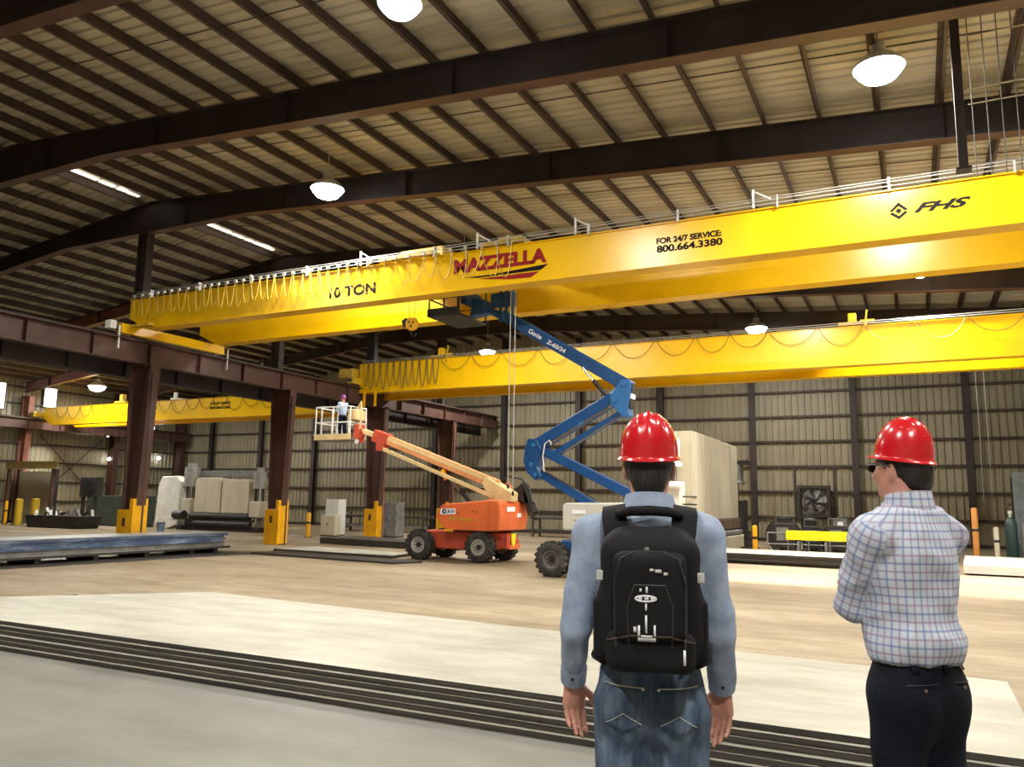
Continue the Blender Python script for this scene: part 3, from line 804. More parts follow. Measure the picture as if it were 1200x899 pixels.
# boom
def tilt_bar(parent, name, m, p0, p1, w_, h_, bevel=.02, w1=None, h1=None):
    return MB().bar(p0, p1, w_, h_, up=(0, 0, 1), wd1=w1, ht1=h1).build(name, m, parent, bevel=bevel)
BY = 24.55
MB().prism([(-13.15, 2.05), (-12.30, 2.05), (-12.28, 2.35), (-12.55, 2.50), (-13.25, 2.90), (-13.45, 2.70)], 'y', BY - .26, BY + .26).build('boom_pivot', CREAM, ol, bevel=.03)
tilt_bar(ol, 'boom_base', BOOMO, (-12.95, BY, 2.62), (-17.9, BY, 4.36), .30, .34)
tilt_bar(ol, 'boom_stripe', CREAM, (-13.0, BY - .156, 2.70), (-17.7, BY - .156, 4.35), .012, .12, bevel=0)
tilt_bar(ol, 'boom_collar', ORANGE_R, (-17.6, BY, 4.24), (-18.25, BY, 4.46), .38, .46)
tilt_bar(ol, 'boom_tip', CREAM, (-18.1, BY, 4.42), (-18.85, BY, 4.64), .20, .20)
tilt_bar(ol, 'power_track', CREAM, (-12.95, BY - .26, 2.20), (-17.85, BY - .26, 3.98), .12, .13, bevel=.01)
MB().box(-17.95, -17.65, BY - .34, BY + .1, 3.85, 4.22).build('track_bracket', ORANGE_R, ol)
for s, r_, m in ((0, .085, BLACK), (1, .045, CHROME)):
    MB().cyl((-14.05, BY, 2.05) if s == 0 else (-14.45, BY, 2.40), (-14.45, BY, 2.40) if s == 0 else (-14.95, BY, 2.90), r_, n=14).build('lift_cylinder', m, ol, smooth=True)
MB().bar((-15.0, BY - .1, 2.8), (-15.15, BY - .1, 3.15), .12, .12).build('cylinder_lug', YEL_G, ol)
# ground control console and hoses behind the counterweight
MB().prism([(-12.6, 2.05), (-12.1, 2.0), (-11.95, 1.72), (-12.1, 1.70), (-12.2, 2.5), (-12.35, 2.72), (-12.6, 2.5)], 'y', 25.2, 25.7).build('console', BLACK, ol, bevel=.03)
MB().tube([(-13.5, 25.3, 2.1), (-13.3, 25.3, 2.75), (-12.9, 25.3, 2.95), (-12.4, 25.3, 2.85), (-12.1, 25.3, 2.5), (-12.0, 25.3, 2.0)], .035, 8).build('hose', BLACK, ol, smooth=True)
MB().tube([(-13.2, 24.9, 2.1), (-13.05, 24.9, 2.6), (-12.7, 24.9, 2.7), (-12.35, 24.9, 2.1)], .03, 8).build('hose', ORANGE, ol, smooth=True)
# basket
bk = MB().box(-20.70, -19.0, 23.95, 24.95, 4.26, 4.34).build('basket_floor', GREY, ol, bevel=.01)
MB().box(-20.75, -18.95, 23.92, 23.95, 4.28, 4.50).build('toe_board', CREAM, ol)
MB().box(-20.75, -20.70, 23.92, 24.98, 4.28, 4.46).build('toe_board', CREAM, ol)
for x in (-20.68, -20.4, -19.85, -19.02):
    for y in (23.97, 24.93):
        MB().tube([(x, y, 4.34), (x, y, 5.55)], .028, 8).build('rail_post', WHITE, ol)
for z in (4.95, 5.55):
    MB().tube([(-20.68, 23.97, z), (-19.02, 23.97, z), (-19.02, 24.93, z), (-20.68, 24.93, z), (-20.68, 23.97, z)], .028, 8).build('guard_rail', WHITE, ol)
MB().box(-19.35, -18.95, 24.2, 24.8, 5.05, 5.45).build('platform_console', CREAM, ol, bevel=.03)
MB().box(-20.15, -19.9, 24.5, 24.8, 4.36, 4.86).build('tool_bin', WHITE, ol, bevel=.02)
b = MB(); b.bar((-18.8, BY, 4.62), (-19.0, BY, 4.35), .22, .2); b.box(-19.15, -18.9, BY - .2, BY + .2, 4.2, 4.9)
b.build('rotator', ORANGE_R, ol, bevel=.02)
MB().lathe((-18.92, BY - .25, 4.22), (0, 1, 0), [(0, -.03), (.09, -.03), (.09, .03), (0, .03)], 14).build('rotator_cap', WHITE, ol)
b = MB(); b.tube([(-18.95, 24.3, 5.5), (-18.8, 24.3, 5.75), (-18.75, 24.3, 5.3), (-18.8, 24.3, 4.7)], .04, 8)
b.build('hose', CREAM, ol, smooth=True)

# ------------------------------------------------------------------ blue articulating boom lift
BLUE = mat('lift_blue', (0.008, 0.068, 0.225), 0.38, var=0.15, scale=1.5)
BLUE_L = mat('lift_blue_light', (0.03, 0.15, 0.38), 0.35, var=0.1)
LGREY = mat('hood_pale_grey', (0.55, 0.54, 0.47), 0.5, var=0.06)
bl = thing('boom_lift', 'blue articulating boom lift folded in a zigzag beside the man with a backpack', 'boom lift', (-7.8, 21.5, 0), 'boom lifts')
ZY = 21.35
MB().prism([(-9.2, .55), (-9.0, 1.02), (-6.4, 1.02), (-6.2, .55), (-6.6, .40), (-8.8, .40)], 'y', 20.95, 22.1).build('chassis', BLUE, bl, bevel=.03)
for x in (-9.18, -6.4): MB().cyl((x, 20.8, .49), (x, 22.3, .49), .11, n=12).build('axle', BLACK, bl)
for x, y in ((-9.18, 20.8), (-6.4, 20.8), (-9.18, 22.3), (-6.4, 22.3)): wheel(bl, (x, y, .49), .49, .38, rim=mat('rim_dark', (.12, .11, .10), .6, var=.2))
MB().cyl((-7.7, 21.5, 1.0), (-7.7, 21.5, 1.28), .5, n=28).build('slew_ring', BLUE, bl)
tt = MB().prism([(-8.85, 1.30), (-8.85, 1.98), (-8.78, 2.06), (-6.55, 2.10), (-6.45, 2.0), (-6.45, 1.30)], 'y', 20.65, 22.35).build('turntable_hood', LGREY, bl, bevel=.06, seg=2)
MB().box(-8.55, -8.15, 20.63, 20.65, 1.76, 1.86).build('decal', WHITE_L, tt)
MB().box(-8.86, -8.845, 21.0, 21.9, 1.4, 1.9).build('end_panel', LGREY, tt)
MB().box(-8.5, -6.9, 20.635, 20.65, 1.58, 1.60).build('hood_seam', GREY, tt)
def boxbar(name, m, p0, p1, w_, h_, y=ZY, bevel=.02):
    return MB().bar((p0[0], y, p0[1]), (p1[0], y, p1[1]), w_, h_).build(name, m, bl, bevel=bevel)
# lower parallelogram: turntable -> left knuckle
boxbar('lower_arm', BLUE, (-7.0, 2.28), (-9.95, 3.66), .34, .26)
boxbar('lower_link', BLUE, (-8.15, 1.98), (-9.85, 2.92), .26, .24)
boxbar('link_tube', CHROME, (-8.0, 2.12), (-9.75, 3.02), .04, .04, y=ZY - .18, bevel=0)
# left knuckle
MB().prism([(-10.18, 3.92), (-9.90, 3.90), (-9.72, 3.60), (-9.85, 3.10), (-9.70, 2.80), (-9.92, 2.68), (-10.20, 2.92), (-10.32, 3.25), (-10.28, 3.62)], 'y', ZY - .24, ZY + .24).build('knuckle', BLUE, bl, bevel=.03)
for x, z in ((-9.98, 3.72), (-10.05, 3.15), (-9.9, 2.86)): MB().cyl((x, ZY - .27, z), (x, ZY + .27, z), .07, n=14).build('knuckle_pin', BLUE_L, bl, smooth=True)
MB().tube([(-9.62, ZY - .26, 2.95), (-9.66, ZY - .26, 3.4), (-9.60, ZY - .26, 3.75), (-9.45, ZY - .26, 3.85), (-9.40, ZY - .26, 3.72)], .022, 8).build('hose_guard', WHITE, bl, smooth=True)
# middle parallelogram: left knuckle -> right knuckle
boxbar('middle_arm', BLUE, (-9.95, 3.72), (-7.42, 5.08), .36, .36)
boxbar('middle_link', BLUE, (-9.45, 3.42), (-7.20, 4.66), .24, .17)
boxbar('link_tube', CHROME, (-9.5, 3.76), (-7.5, 4.86), .035, .035, y=ZY - .20, bevel=0)
boxbar('link_tube', CHROME, (-9.4, 3.34), (-7.3, 4.54), .03, .03, y=ZY - .14, bevel=0)
MB().bar((-8.60, ZY - .2, 4.27), (-8.42, ZY - .2, 4.37), .04, .06).build('bracket', BLUE_L, bl)
# right knuckle
kn = MB().prism([(-7.62, 5.12), (-7.30, 5.52), (-7.02, 5.52), (-6.98, 5.30), (-7.08, 4.70), (-7.05, 4.48), (-7.22, 4.42), (-7.40, 4.62), (-7.62, 4.85)], 'y', ZY - .24, ZY + .24).build('knuckle', BLUE_L, bl, bevel=.03)
MB().box(-7.03, -6.96, ZY - .17, ZY + .17, 5.14, 5.42).build('knuckle_opening', BLACK, bl)
MB().box(-7.05, -6.985, ZY - .17, ZY + .17, 4.98, 5.12).build('knuckle_label', WHITE_L, bl)
MB().box(-7.085, -7.02, ZY - .17, ZY + .17, 4.72, 4.96).build('knuckle_opening', BLACK, bl)
for x, z in ((-7.18, 5.40), (-7.17, 4.54), (-7.45, 4.95)): MB().cyl((x, ZY - .28, z), (x, ZY + .28, z), .08, n=14).build('knuckle_pin', BLUE_L, bl, smooth=True)
# upper boom with lettering
p0 = Vector((-7.15, ZY, 5.36)); p1 = Vector((-10.95, ZY, 7.66))
mbm = MB().bar(p0, p1, .30, .36).build('upper_boom', BLUE, bl, bevel=.02)
MB().bar(p1 + Vector((.3, 0, -.16)), p1 + Vector((-.25, 0, .16)), .24, .26).build('boom_tip', BLUE_L, bl, bevel=.02)
ang = math.atan2(p1.z - p0.z, p1.x - p0.x) - math.pi
td = Vector((math.cos(ang), 0, math.sin(ang)))
tp = Vector((-10.25, ZY - .155, 7.13))
lettering('Genie', WHITE_L, bl, tp, .50, .15, bold=.02, ang=ang)
lettering('Z-60/34', WHITE_L, bl, tp + td * .72, .68, .13, bold=.03, ang=ang)
boxbar('boom_edge', BLUE_L, (-7.3, 5.625), (-10.9, 7.80), .31, .02, bevel=0)
MB().cyl((-8.50, ZY - .1, 5.97), (-8.15, ZY - .1, 5.55), .035, n=10).build('lift_cylinder', CHROME, bl, smooth=True)
MB().cyl((-8.15, ZY - .1, 5.55), (-7.72, ZY - .1, 5.05), .06, n=12).build('lift_cylinder', BLACK, bl, smooth=True)
# jib and basket under the crane
boxbar('jib', BLUE, (-10.9, 7.66), (-12.05, 8.16), .20, .18)
boxbar('jib_link', BLUE_L, (-10.85, 7.48), (-11.75, 7.95), .10, .08)
MB().prism([(-12.3, 7.80), (-11.75, 7.85), (-11.7, 8.3), (-12.2, 8.4)], 'y', ZY - .18, ZY + .18).build('rotator', BLUE, bl, bevel=.03)
MB().box(-13.35, -12.25, 20.45, 22.2, 7.72, 7.80).build('basket_floor', BLACK, bl, bevel=.01)
DKB = mat('basket_dark', (0.02, 0.035, 0.05), .5, var=.2)
MB().box(-13.38, -12.22, 20.42, 20.45, 7.74, 7.98).build('toe_board', DKB, bl); MB().box(-13.38, -13.35, 20.42, 22.2, 7.74, 7.98).build('toe_board', DKB, bl)
for x in (-13.34, -12.8, -12.26):
    for y in (20.46, 22.18): MB().tube([(x, y, 7.8), (x, y, 8.85)], .026, 8).build('rail_post', DKB, bl)
for z in (8.3, 8.85): MB().tube([(-13.34, 20.46, z), (-12.26, 20.46, z), (-12.26, 22.18, z), (-13.34, 22.18, z), (-13.34, 20.46, z)], .026, 8).build('guard_rail', DKB, bl)
MB().box(-12.5, -12.2, 20.9, 21.8, 8.2, 8.6).build('platform_console', BLUE, bl, bevel=.03)
b = MB()
for i in range(4): b.box(-11.55 + i * .22, -11.48 + i * .22, ZY - .15, ZY - .08, 7.7, 8.45)
MB().box(-11.6, -10.75, ZY - .1, ZY + .1, 8.05, 8.5).build('hose_carrier', BLUE, bl, bevel=.03)
for i in range(3): MB().box(-11.25 + i * .2, -11.17 + i * .2, ZY - .16, ZY - .10, 7.55, 8.55).build('carrier_strap', BLUE_L if i == 2 else BLUE, bl)
# ------------------------------------------------------------------ plate bending machines
MW = mat('machine_white', (0.84, 0.82, 0.74), 0.5, var=0.12, scale=1.2)
MC = mat('machine_cream', (0.62, 0.56, 0.42), 0.55, var=0.12, scale=1.0, stretch=(2, 2, .3))
MDK = mat('machine_dark', (0.030, 0.025, 0.021), 0.6, var=0.4, scale=2)
MBR = mat('machine_brown_steel', (0.16, 0.105, 0.07), 0.6, var=0.3, scale=2)
ml = thing('bending_machine', 'white plate bending machine between the first two columns', 'machine', (-39, 36.2, 0), 'plate bending machines')
MB().prism([(-43.3, .35), (-43.15, 2.8), (-42.9, 3.25), (-41.6, 3.3), (-41.2, 2.9), (-41.2, .3), (-42.2, .0), (-42.8, .0)], 'y', 35.4, 36.0).build('end_frame', MW, ml, bevel=.05)
MB().prism([(-35.6, 0), (-35.6, 2.2), (-34.7, 2.3), (-34.4, 1.9), (-34.4, 0)], 'y', 36.2, 37.6).build('end_frame', MC, ml, bevel=.05)
for x, z0, z1, r_ in ((-40.75, 2.65, 3.85, .46), (-35.0, 2.55, 3.55, .38)):
    cy = MB().lathe((x, 35.9, z0), (0, 0, 1), [(0, 0), (r_ * 1.12, 0), (r_ * 1.12, .12), (r_, .14), (r_, z1 - z0), (r_ * .6, z1 - z0 + .02), (r_ * .6, z1 - z0 + .25), (0, z1 - z0 + .27)], 24).build('cylinder', mat('cylinder_grey', (.42, .42, .38), .4, .3, var=.15), ml, smooth=True)
    MB().cyl((x, 35.9, z0 - .75), (x, 35.9, z0), .16, n=16).build('piston_rod', CHROME, cy, smooth=True)
    for s in (-.3, .3): MB().cyl((x + s, 35.9, z0 - .75), (x + s, 35.9, z0), .06, n=10).build('guide_rod', MDK, cy)
    MB().box(x - .42, x + .42, 35.5, 36.3, z0 - 1.7, z0 - .75).build('cylinder_block', MC, cy, bevel=.05)
def rounded(x0, x1, z0, z1, r=.25):
    return [(x0, z0), (x1, z0), (x1, z1 - r), (x1 - r * .3, z1 - r * .3), (x1 - r, z1), (x0 + r, z1), (x0 + r * .3, z1 - r * .3), (x0, z1 - r)]
MB().prism(rounded(-40.1, -37.9, 1.05, 3.2), 'y', 35.6, 36.6).build('ram_panel', MC, ml, bevel=.04)
MB().prism(rounded(-37.8, -35.6, 1.05, 3.1), 'y', 35.6, 36.6).build('ram_panel', MC, ml, bevel=.04)
MB().box(-40.4, -34.4, 36.2, 36.8, 3.25, 3.65).build('tie_beam', GREY, ml, bevel=.03)
MB().cyl((-40.3, 35.6, .85), (-35.4, 35.6, .85), .20, n=18).build('roll', MDK, ml, smooth=True)
MB().cyl((-40.3, 35.3, .42), (-35.0, 35.3, .42), .17, n=18).build('roll', MDK, ml, smooth=True)
MB().box(-41.2, -34.4, 35.3, 36.9, 0, .26).build('bed', MDK, ml, bevel=.02)
for x in (-39.6, -38.8, -38.0, -37.2, -36.4): MB().box(x - .22, x + .22, 35.25, 35.5, .26, .42).build('roll_support', MBR, ml)
MB().cyl((-41.0, 35.0, .9), (-40.2, 35.0, .9), .28, n=18).build('drive_motor', MDK, ml, smooth=True)
MB().lathe((-41.05, 34.9, .55), (0, 0, 1), [(0, 0), (.15, .02), (.18, .15), (.12, .28), (0, .3)], 14).build('oil_cup', MW, ml, smooth=True)

mr = thing('bending_machine', 'tall cream panelled machine standing behind the man with the backpack', 'machine', (-8.6, 36.5, 0), 'plate bending machines')
ya = [32.0, 33.9, 37.0, 39.3, 41.0]
for k in range(4):
    zt = 5.02 - .02 * k
    MB().prism([(ya[k] + .02, 1.42), (ya[k + 1] - .02, 1.42), (ya[k + 1] - .02, zt), (ya[k] + .02, zt)], 'x', -9.0, -8.02 + .02 * (k % 2)).build('ram_panel', MC, mr, bevel=.015)
cy = MB().lathe((-8.75, 31.5, 3.55), (0, 0, 1), [(0, 0), (.44, 0), (.44, .15), (.36, .18), (.36, 1.1), (.22, 1.14), (.22, 1.35), (0, 1.37)], 24).build('cylinder', MW, mr, smooth=True)
for dx in (-.2, .12): MB().cyl((-8.75 + dx, 31.5, 2.95), (-8.75 + dx, 31.5, 3.55), .1, n=14).build('piston_rod', CHROME, cy, smooth=True)
MB().box(-9.2, -8.3, 31.2, 31.9, 1.3, 2.95).build('end_frame', MW, mr, bevel=.06)
MB().lathe((-8.55, 31.1, 2.75), (1, 0, 0), [(0, -.3), (.1, -.3), (.14, -.1), (.14, .1), (.1, .3), (0, .3)], 14).build('valve', MW, mr, smooth=True)
for z in (2.05, 2.35):
    MB().tube([(-8.2, 31.15, z), (-8.05, 31.6, z), (-7.98, 32.4, z)], .03, 8).build('hose_loop', MDK, mr, smooth=True)
MB().box(-9.3, -7.95, 31.3, 41.5, .92, 1.40).build('ram_beam', MBR, mr, bevel=.02)
MB().box(-9.1, -8.1, 31.6, 41.2, .60, .92).build('bed', MDK, mr)
MB().box(-9.4, -7.8, 31.2, 41.6, .0, .60).build('base', MC, mr, bevel=.03)
MB().cyl((-7.95, 32.0, .75), (-7.95, 41.2, .75), .12, n=14).build('roll', GREY, mr, smooth=True)
cy2 = MB().lathe((-8.2, 41.7, 3.1), (0, 0, 1), [(0, 0), (.42, 0), (.42, .12), (.36, .15), (.36, 1.0), (0, 1.02)], 20).build('cylinder', GREY, mr, smooth=True)
MB().cyl((-8.2, 41.7, 2.3), (-8.2, 41.7, 3.1), .13, n=14).build('piston_rod', CHROME, cy2, smooth=True)
MB().box(-8.6, -7.75, 41.4, 42.2, 0, 2.3).build('end_frame', MDK, mr, bevel=.04)
MB().box(-8.9, -7.6, 41.4, 42.3, 4.1, 4.3).build('top_plate', MDK, mr)

# ------------------------------------------------------------------ exhaust fan on the end wall
fn = thing('exhaust_fan', 'square dark exhaust fan mounted on the end wall', 'fan', (-5.18, 48.2, 1.4))
x0, x1, z0, z1 = -6.05, -4.32, 1.42, 3.2
for a in ((x0, x1, z0, z0 + .16), (x0, x1, z1 - .16, z1), (x0, x0 + .16, z0 + .16, z1 - .16), (x1 - .16, x1, z0 + .16, z1 - .16)):
    MB().box(a[0], a[1], 47.95, 48.5, a[2], a[3]).build('housing', MDK, fn)
MB().box(x0, x1, 48.4, 48.5, z0, z1).build('back_plate', GREY, fn)
fc = Vector(((x0 + x1) / 2, 48.1, (z0 + z1) / 2))
for i in range(6):
    a = 2 * math.pi * i / 6 + .2; d = Vector((math.cos(a), 0, math.sin(a))); t = Vector((-math.sin(a), 0, math.cos(a)))
    vs = []
    for rr, wv, tw in ((.12, .10, .10), (.66, .20, .05)):
        vs += [fc + d * rr - t * wv + Vector((0, -tw, 0)), fc + d * rr + t * wv + Vector((0, tw, 0)), fc + d * rr + t * wv + Vector((0, tw + .02, 0)), fc + d * rr - t * wv + Vector((0, -tw + .02, 0))]
    MB().add(vs, [(0, 1, 5, 4), (3, 7, 6, 2), (0, 4, 7, 3), (1, 2, 6, 5), (4, 5, 6, 7), (0, 3, 2, 1)]).build('blade', GREY, fn)
MB().cyl(fc + Vector((0, -.12, 0)), fc + Vector((0, .2, 0)), .15, n=16).build('hub', BLACK, fn)
for rr in (.25, .5, .74):
    MB().tube([fc + Vector((math.cos(t) * rr, -.18, math.sin(t) * rr)) for t in [2 * math.pi * i / 24 for i in range(25)]], .012, 5).build('guard_ring', BLACK, fn)
f2 = thing('exhaust_fan', 'dark square fan box on the left wall behind the scrap', 'fan', (-48, 33.5, 0))
MB().box(-48.0, -46.4, 33.4, 33.9, 1.9, 3.15).build('housing', MDK, f2, bevel=.03)
MB().cyl((-47.2, 33.36, 2.52), (-47.2, 33.4, 2.52), .5, n=20).build('shroud', BLACK, f2)
for x in (-47.8, -46.6): MB().box(x - .06, x + .06, 33.5, 33.7, 0, 1.9).build('leg', MDK, f2)

# ------------------------------------------------------------------ yellow spreader beam and rigging behind the right man
sb = thing('spreader_beam', 'bright yellow lifting beam resting on stands behind the men', 'lifting beam', (-3, 33.2, 0))
b = MB(); b.box(-4.65, -1.2, 33.05, 33.40, .74, 1.10)
LBY = mat('lifting_beam_yellow', (0.92, 0.75, 0.0), 0.4, var=.05)
b.build('beam', LBY, sb, bevel=.01)
MB().prism([(-2.0, 1.10), (-1.98, 1.62), (-1.85, 1.78), (-1.65, 1.78), (-1.52, 1.62), (-1.5, 1.10)], 'y', 33.15, 33.30).build('lifting_eye', YEL_G, sb, bevel=.02)
MB().cyl((-1.75, 33.12, 1.58), (-1.75, 33.33, 1.58), .11, n=16).build('eye_bore', MW, sb)
for x in (-4.2, -3.2, -2.4, -1.6):
    b = MB(); b.box(x - .04, x + .04, 33.0, 33.08, .02, .74); b.box(x - .04, x + .04, 33.38, 33.46, .02, .74); b.box(x - .05, x + .05, 32.9, 33.55, 0, .03); b.box(x - .04, x + .04, 33.0, 33.46, .70, .74)
    b.build('stand', GREY, sb)

def bollard(x, y, h, lab, m=YEL_G, r=.10, cap=True):
    t = thing('bollard', lab, 'bollard', (x, y, 0), 'posts and bollards')
    MB().lathe((x, y, 0), (0, 0, 1), [(0, 0), (r, 0), (r, h - .06), (r * .8, h - .02), (r * .4, h), (0, h)], 14).build('post', m, t, smooth=True)
    MB().lathe((x, y, h * .55), (0, 0, 1), [(r * 1.02, 0), (r * 1.04, .02), (r * 1.04, .08), (r * 1.02, .10)], 14).build('band', MDK if m is not YEL_D else YEL_D, t, smooth=True)
    MB().cyl((x, y, 0), (x, y, .03), r * 1.8, n=16).build('base_plate', MDK, t)
bollard(-6.0, 34.0, 1.25, 'yellow bollard right of the tall cream machine')
bollard(-54.2, 32.6, 1.55, 'yellow bollard at the left picture edge')
bollard(-52.2, 32.2, 1.7, 'thick dull yellow post second from the left edge', m=YEL_D, r=.24)
bollard(-50.2, 32.0, 1.75, 'thick dull yellow post third from the left edge', m=YEL_D, r=.26)
bollard(-39.9, 32.0, 1.05, 'thin tan post beside the white machine', m=MC, r=.07)
bollard(2.05, 37.6, 2.1, 'orange post just right of the man in the checked shirt', m=mat('orange_post', (.6, .25, .05), .5, var=.1), r=.12)
bollard(2.75, 37.4, 1.35, 'short tan post beside the gas bottles', m=MC, r=.10)
bollard(-28.8, 33.2, 1.3, 'yellow hydrant post behind the second column', r=.12)
bollard(-13.2, 40.2, 1.1, 'small yellow post near the end wall', r=.09)

# gas bottles in a row
GB = mat('bottle_dark_green', (0.02, 0.05, 0.045), .45, var=.2)
for i, (x, h, m) in enumerate(((3.3, 1.75, GB), (3.85, 1.6, GREY), (4.35, 1.7, GB), (4.9, 1.6, MDK), (5.45, 1.65, GB))):
    lab = ['dark green gas bottle first in the row at right', 'grey gas bottle second in the row at right', 'dark green gas bottle third in the row at right', 'black gas bottle fourth in the row at right', 'dark green gas bottle last in the row at right'][i]
    t = thing('gas_bottle', lab, 'gas bottle', (x, 37.8, 0), 'gas bottles at the right wall')
    MB().lathe((x, 37.8, 0), (0, 0, 1), [(0, 0), (.2, 0), (.22, .04), (.22, h - .3), (.17, h - .12), (.07, h - .02), (.06, h), (0, h)], 18).build('body', m, t, smooth=True)
    MB().lathe((x, 37.8, h), (0, 0, 1), [(0, 0), (.05, 0), (.05, .1), (.08, .12), (.08, .22), (.04, .25), (0, .25)], 12).build('valve_cap', mat('valve_pale', (.5, .55, .45), .5, var=.1), t, smooth=True)
sh = thing('sheet_stack', 'dark grey upright panels leaning by the gas bottles', 'panel stack', (5, 39.5, 0))
for i in range(5):
    x = 3.6 + i * .9
    MB().prism([(38.9, 0), (39.0, 0), (39.55, 3.6), (39.45, 3.6)], 'x', x, x + .84).build('panel', mat('panel_grey_green', (.08, .10, .10), .5, var=.3), sh)
b = MB(); b.box(2.5, 8.2, 39.6, 39.7, 0, 4.2)
b = MB(); b.box(3.4, 8.3, 39.55, 39.65, 2.2, 2.32)
for x in (3.6, 5.9, 8.1): b.box(x - .05, x + .05, 39.56, 39.66, 0, 3.4); b.box(x - .05, x + .05, 39.3, 40.6, 0, .06)
b.build('support_rack', MDK, sh)

# welding sets, drums and benches along the end wall
def welder(x, y, lab, m, s=1.0):
    t = thing('welding_set', lab, 'welding set', (x, y, 0), 'welding sets')
    MB().prism([(x - .35 * s, .25), (x + .35 * s, .25), (x + .35 * s, .95 * s), (x + .25 * s, 1.1 * s), (x - .35 * s, 1.1 * s)], 'y', y - .3, y + .4).build('case', m, t, bevel=.03)
    MB().box(x - .25 * s, x + .15 * s, y - .315, y - .30, .6, .95 * s).build('panel', GREY, t)
    for dx in (-.28, .28): MB().cyl((x + dx * s, y - .36, .15), (x + dx * s, y - .26, .15), .15, n=14).build('wheel', RUBBER, t)
    MB().tube([(x - .3 * s, y, 1.05 * s), (x - .3 * s, y, 1.35 * s), (x + .3 * s, y, 1.35 * s), (x + .3 * s, y, 1.0 * s)], .02, 6).build('handle', GREY, t)
    MB().box(x - .34 * s, x + .34 * s, y - .2, y + .3, .12, .25).build('frame', MDK, t)
welder(-5.1, 36.0, 'dark welding set nearest the yellow bollard', MDK, 1.2)
welder(-4.0, 36.2, 'black welding set under the exhaust fan', BLACK, 1.1)
welder(-3.0, 36.0, 'dark welding set with pale front beside the lifting beam', MDK, 1.15)
welder(-1.6, 37.0, 'dark welding set behind the lifting eye', BLACK, 1.0)
bn = thing('workbench', 'long dark steel workbench cluttered along the end wall', 'bench', (-3.5, 40, 0))
MB().box(-6.2, 1.2, 39.5, 40.8, .92, 1.0).build('top', MDK, bn, bevel=.01)
for x in (-6.1, -3.8, -1.4, 1.1):
    for y in (39.6, 40.7): MB().box(x - .05, x + .05, y - .05, y + .05, 0, .92).build('leg', MDK, bn)
MB().box(-6.0, 1.0, 39.7, 40.7, .25, .30).build('shelf', MDK, bn)
for i, (x, lab, m) in enumerate(((-5.6, 'dark metal box at the left end of the bench', MDK), (-4.6, 'black metal box on the bench', BLACK), (-3.2, 'grey metal box with white label on the bench', GREY), (-.4, 'brown metal box on the bench', MBR))):
    t = thing('tool_box', lab, 'box', (x, 40.1, 1.0), 'boxes on the workbench')
    MB().box(x - .3, x + .3, 39.85, 40.35, 1.0, 1.42).build('body', m, t, bevel=.02)
    MB().box(x - .31, x + .31, 39.84, 40.36, 1.42, 1.50).build('lid', m, t, bevel=.02)
    MB().tube([(x - .12, 40.1, 1.5), (x - .1, 40.1, 1.58), (x + .1, 40.1, 1.58), (x + .12, 40.1, 1.5)], .015, 6).build('handle', GREY, t)
    if i == 2: MB().box(x - .12, x + .12, 39.832, 39.845, 1.1, 1.36).build('label_plate', WHITE_L, t)

# dark stock racks along the wall behind the orange lift
STK = mat('stock_dark', (0.06, 0.055, 0.05), .6, var=.4)
def stock_rack(x0, x1, y, lab, n=4, h=1.5):
    t = thing('stock_rack', lab, 'rack', ((x0 + x1) / 2, y, 0), 'stock racks along the end wall')
    k = 3
    for i in range(k):
        x = x0 + .2 + (x1 - x0 - .4) * i / (k - 1)
        for yy in (y - .5, y + .5): MB().box(x - .05, x + .05, yy - .05, yy + .05, 0, h).build('upright', STK, t)
        for j in range(2): MB().box(x - .05, x + .05, y - .5, y + .5, .2 + j * h * .5, .28 + j * h * .5).build('arm', STK, t)
    for j in range(2):
        for q in range(n):
            z = .28 + j * h * .5 + .06; yy = y - .38 + .76 * q / max(1, n - 1)
            MB().box(x0, x1, yy - .07, yy + .07, z - .06, z + rnd.uniform(.04, .12)).build('bar_stock', rnd.choice([STK, GREY, MBR]), t)
stock_rack(-11.4, -8.0 - 2.0, 42.5, 'short dark stock rack right of the orange lift', h=1.3)
stock_rack(-20.5, -13.5, 43.5, 'long dark stock rack behind the orange lift', h=1.5)
stock_rack(-33.5, -26.8, 42.0, 'dark stock rack between the second and third columns', h=1.2)
stock_rack(-24.5, -20.9, 41.0, 'dark stock rack behind the third column', h=1.4)
def cabinet(x, y, w_, d_, h, m, lab, cat='cabinet'):
    t = thing('steel_cabinet', lab, cat, (x, y, 0), 'steel cabinets')
    MB().box(x - w_ / 2, x + w_ / 2, y - d_ / 2, y + d_ / 2, .05, h).build('body', m, t, bevel=.02)
    for s in (-1, 1):
        dr = MB().box(x + (0.01 if s > 0 else -w_ / 2 + .03), x + (w_ / 2 - .03 if s > 0 else -.01), y - d_ / 2 - .02, y - d_ / 2, .12, h - .06).build('door', m, t)
        MB().box(x + s * .05 - .015, x + s * .05 + .015, y - d_ / 2 - .05, y - d_ / 2 - .02, h * .5, h * .5 + .15).build('handle', CHROME, dr)
    MB().box(x - w_ / 2 + .03, x + w_ / 2 - .03, y - d_ / 2 + .03, y + d_ / 2 - .03, 0, .05).build('plinth', BLACK, t)
cabinet(-25.9, 36.6, 1.2, .8, 1.9, GREY, 'grey steel cabinet just right of the third column')
cabinet(-29.3, 36.0, .9, .7, 2.0, WHITE, 'pale upright cabinet left of the third column')
cabinet(-28.8, 35.0, 1.0, .5, 1.15, MC, 'low cream cabinet left of the third column')
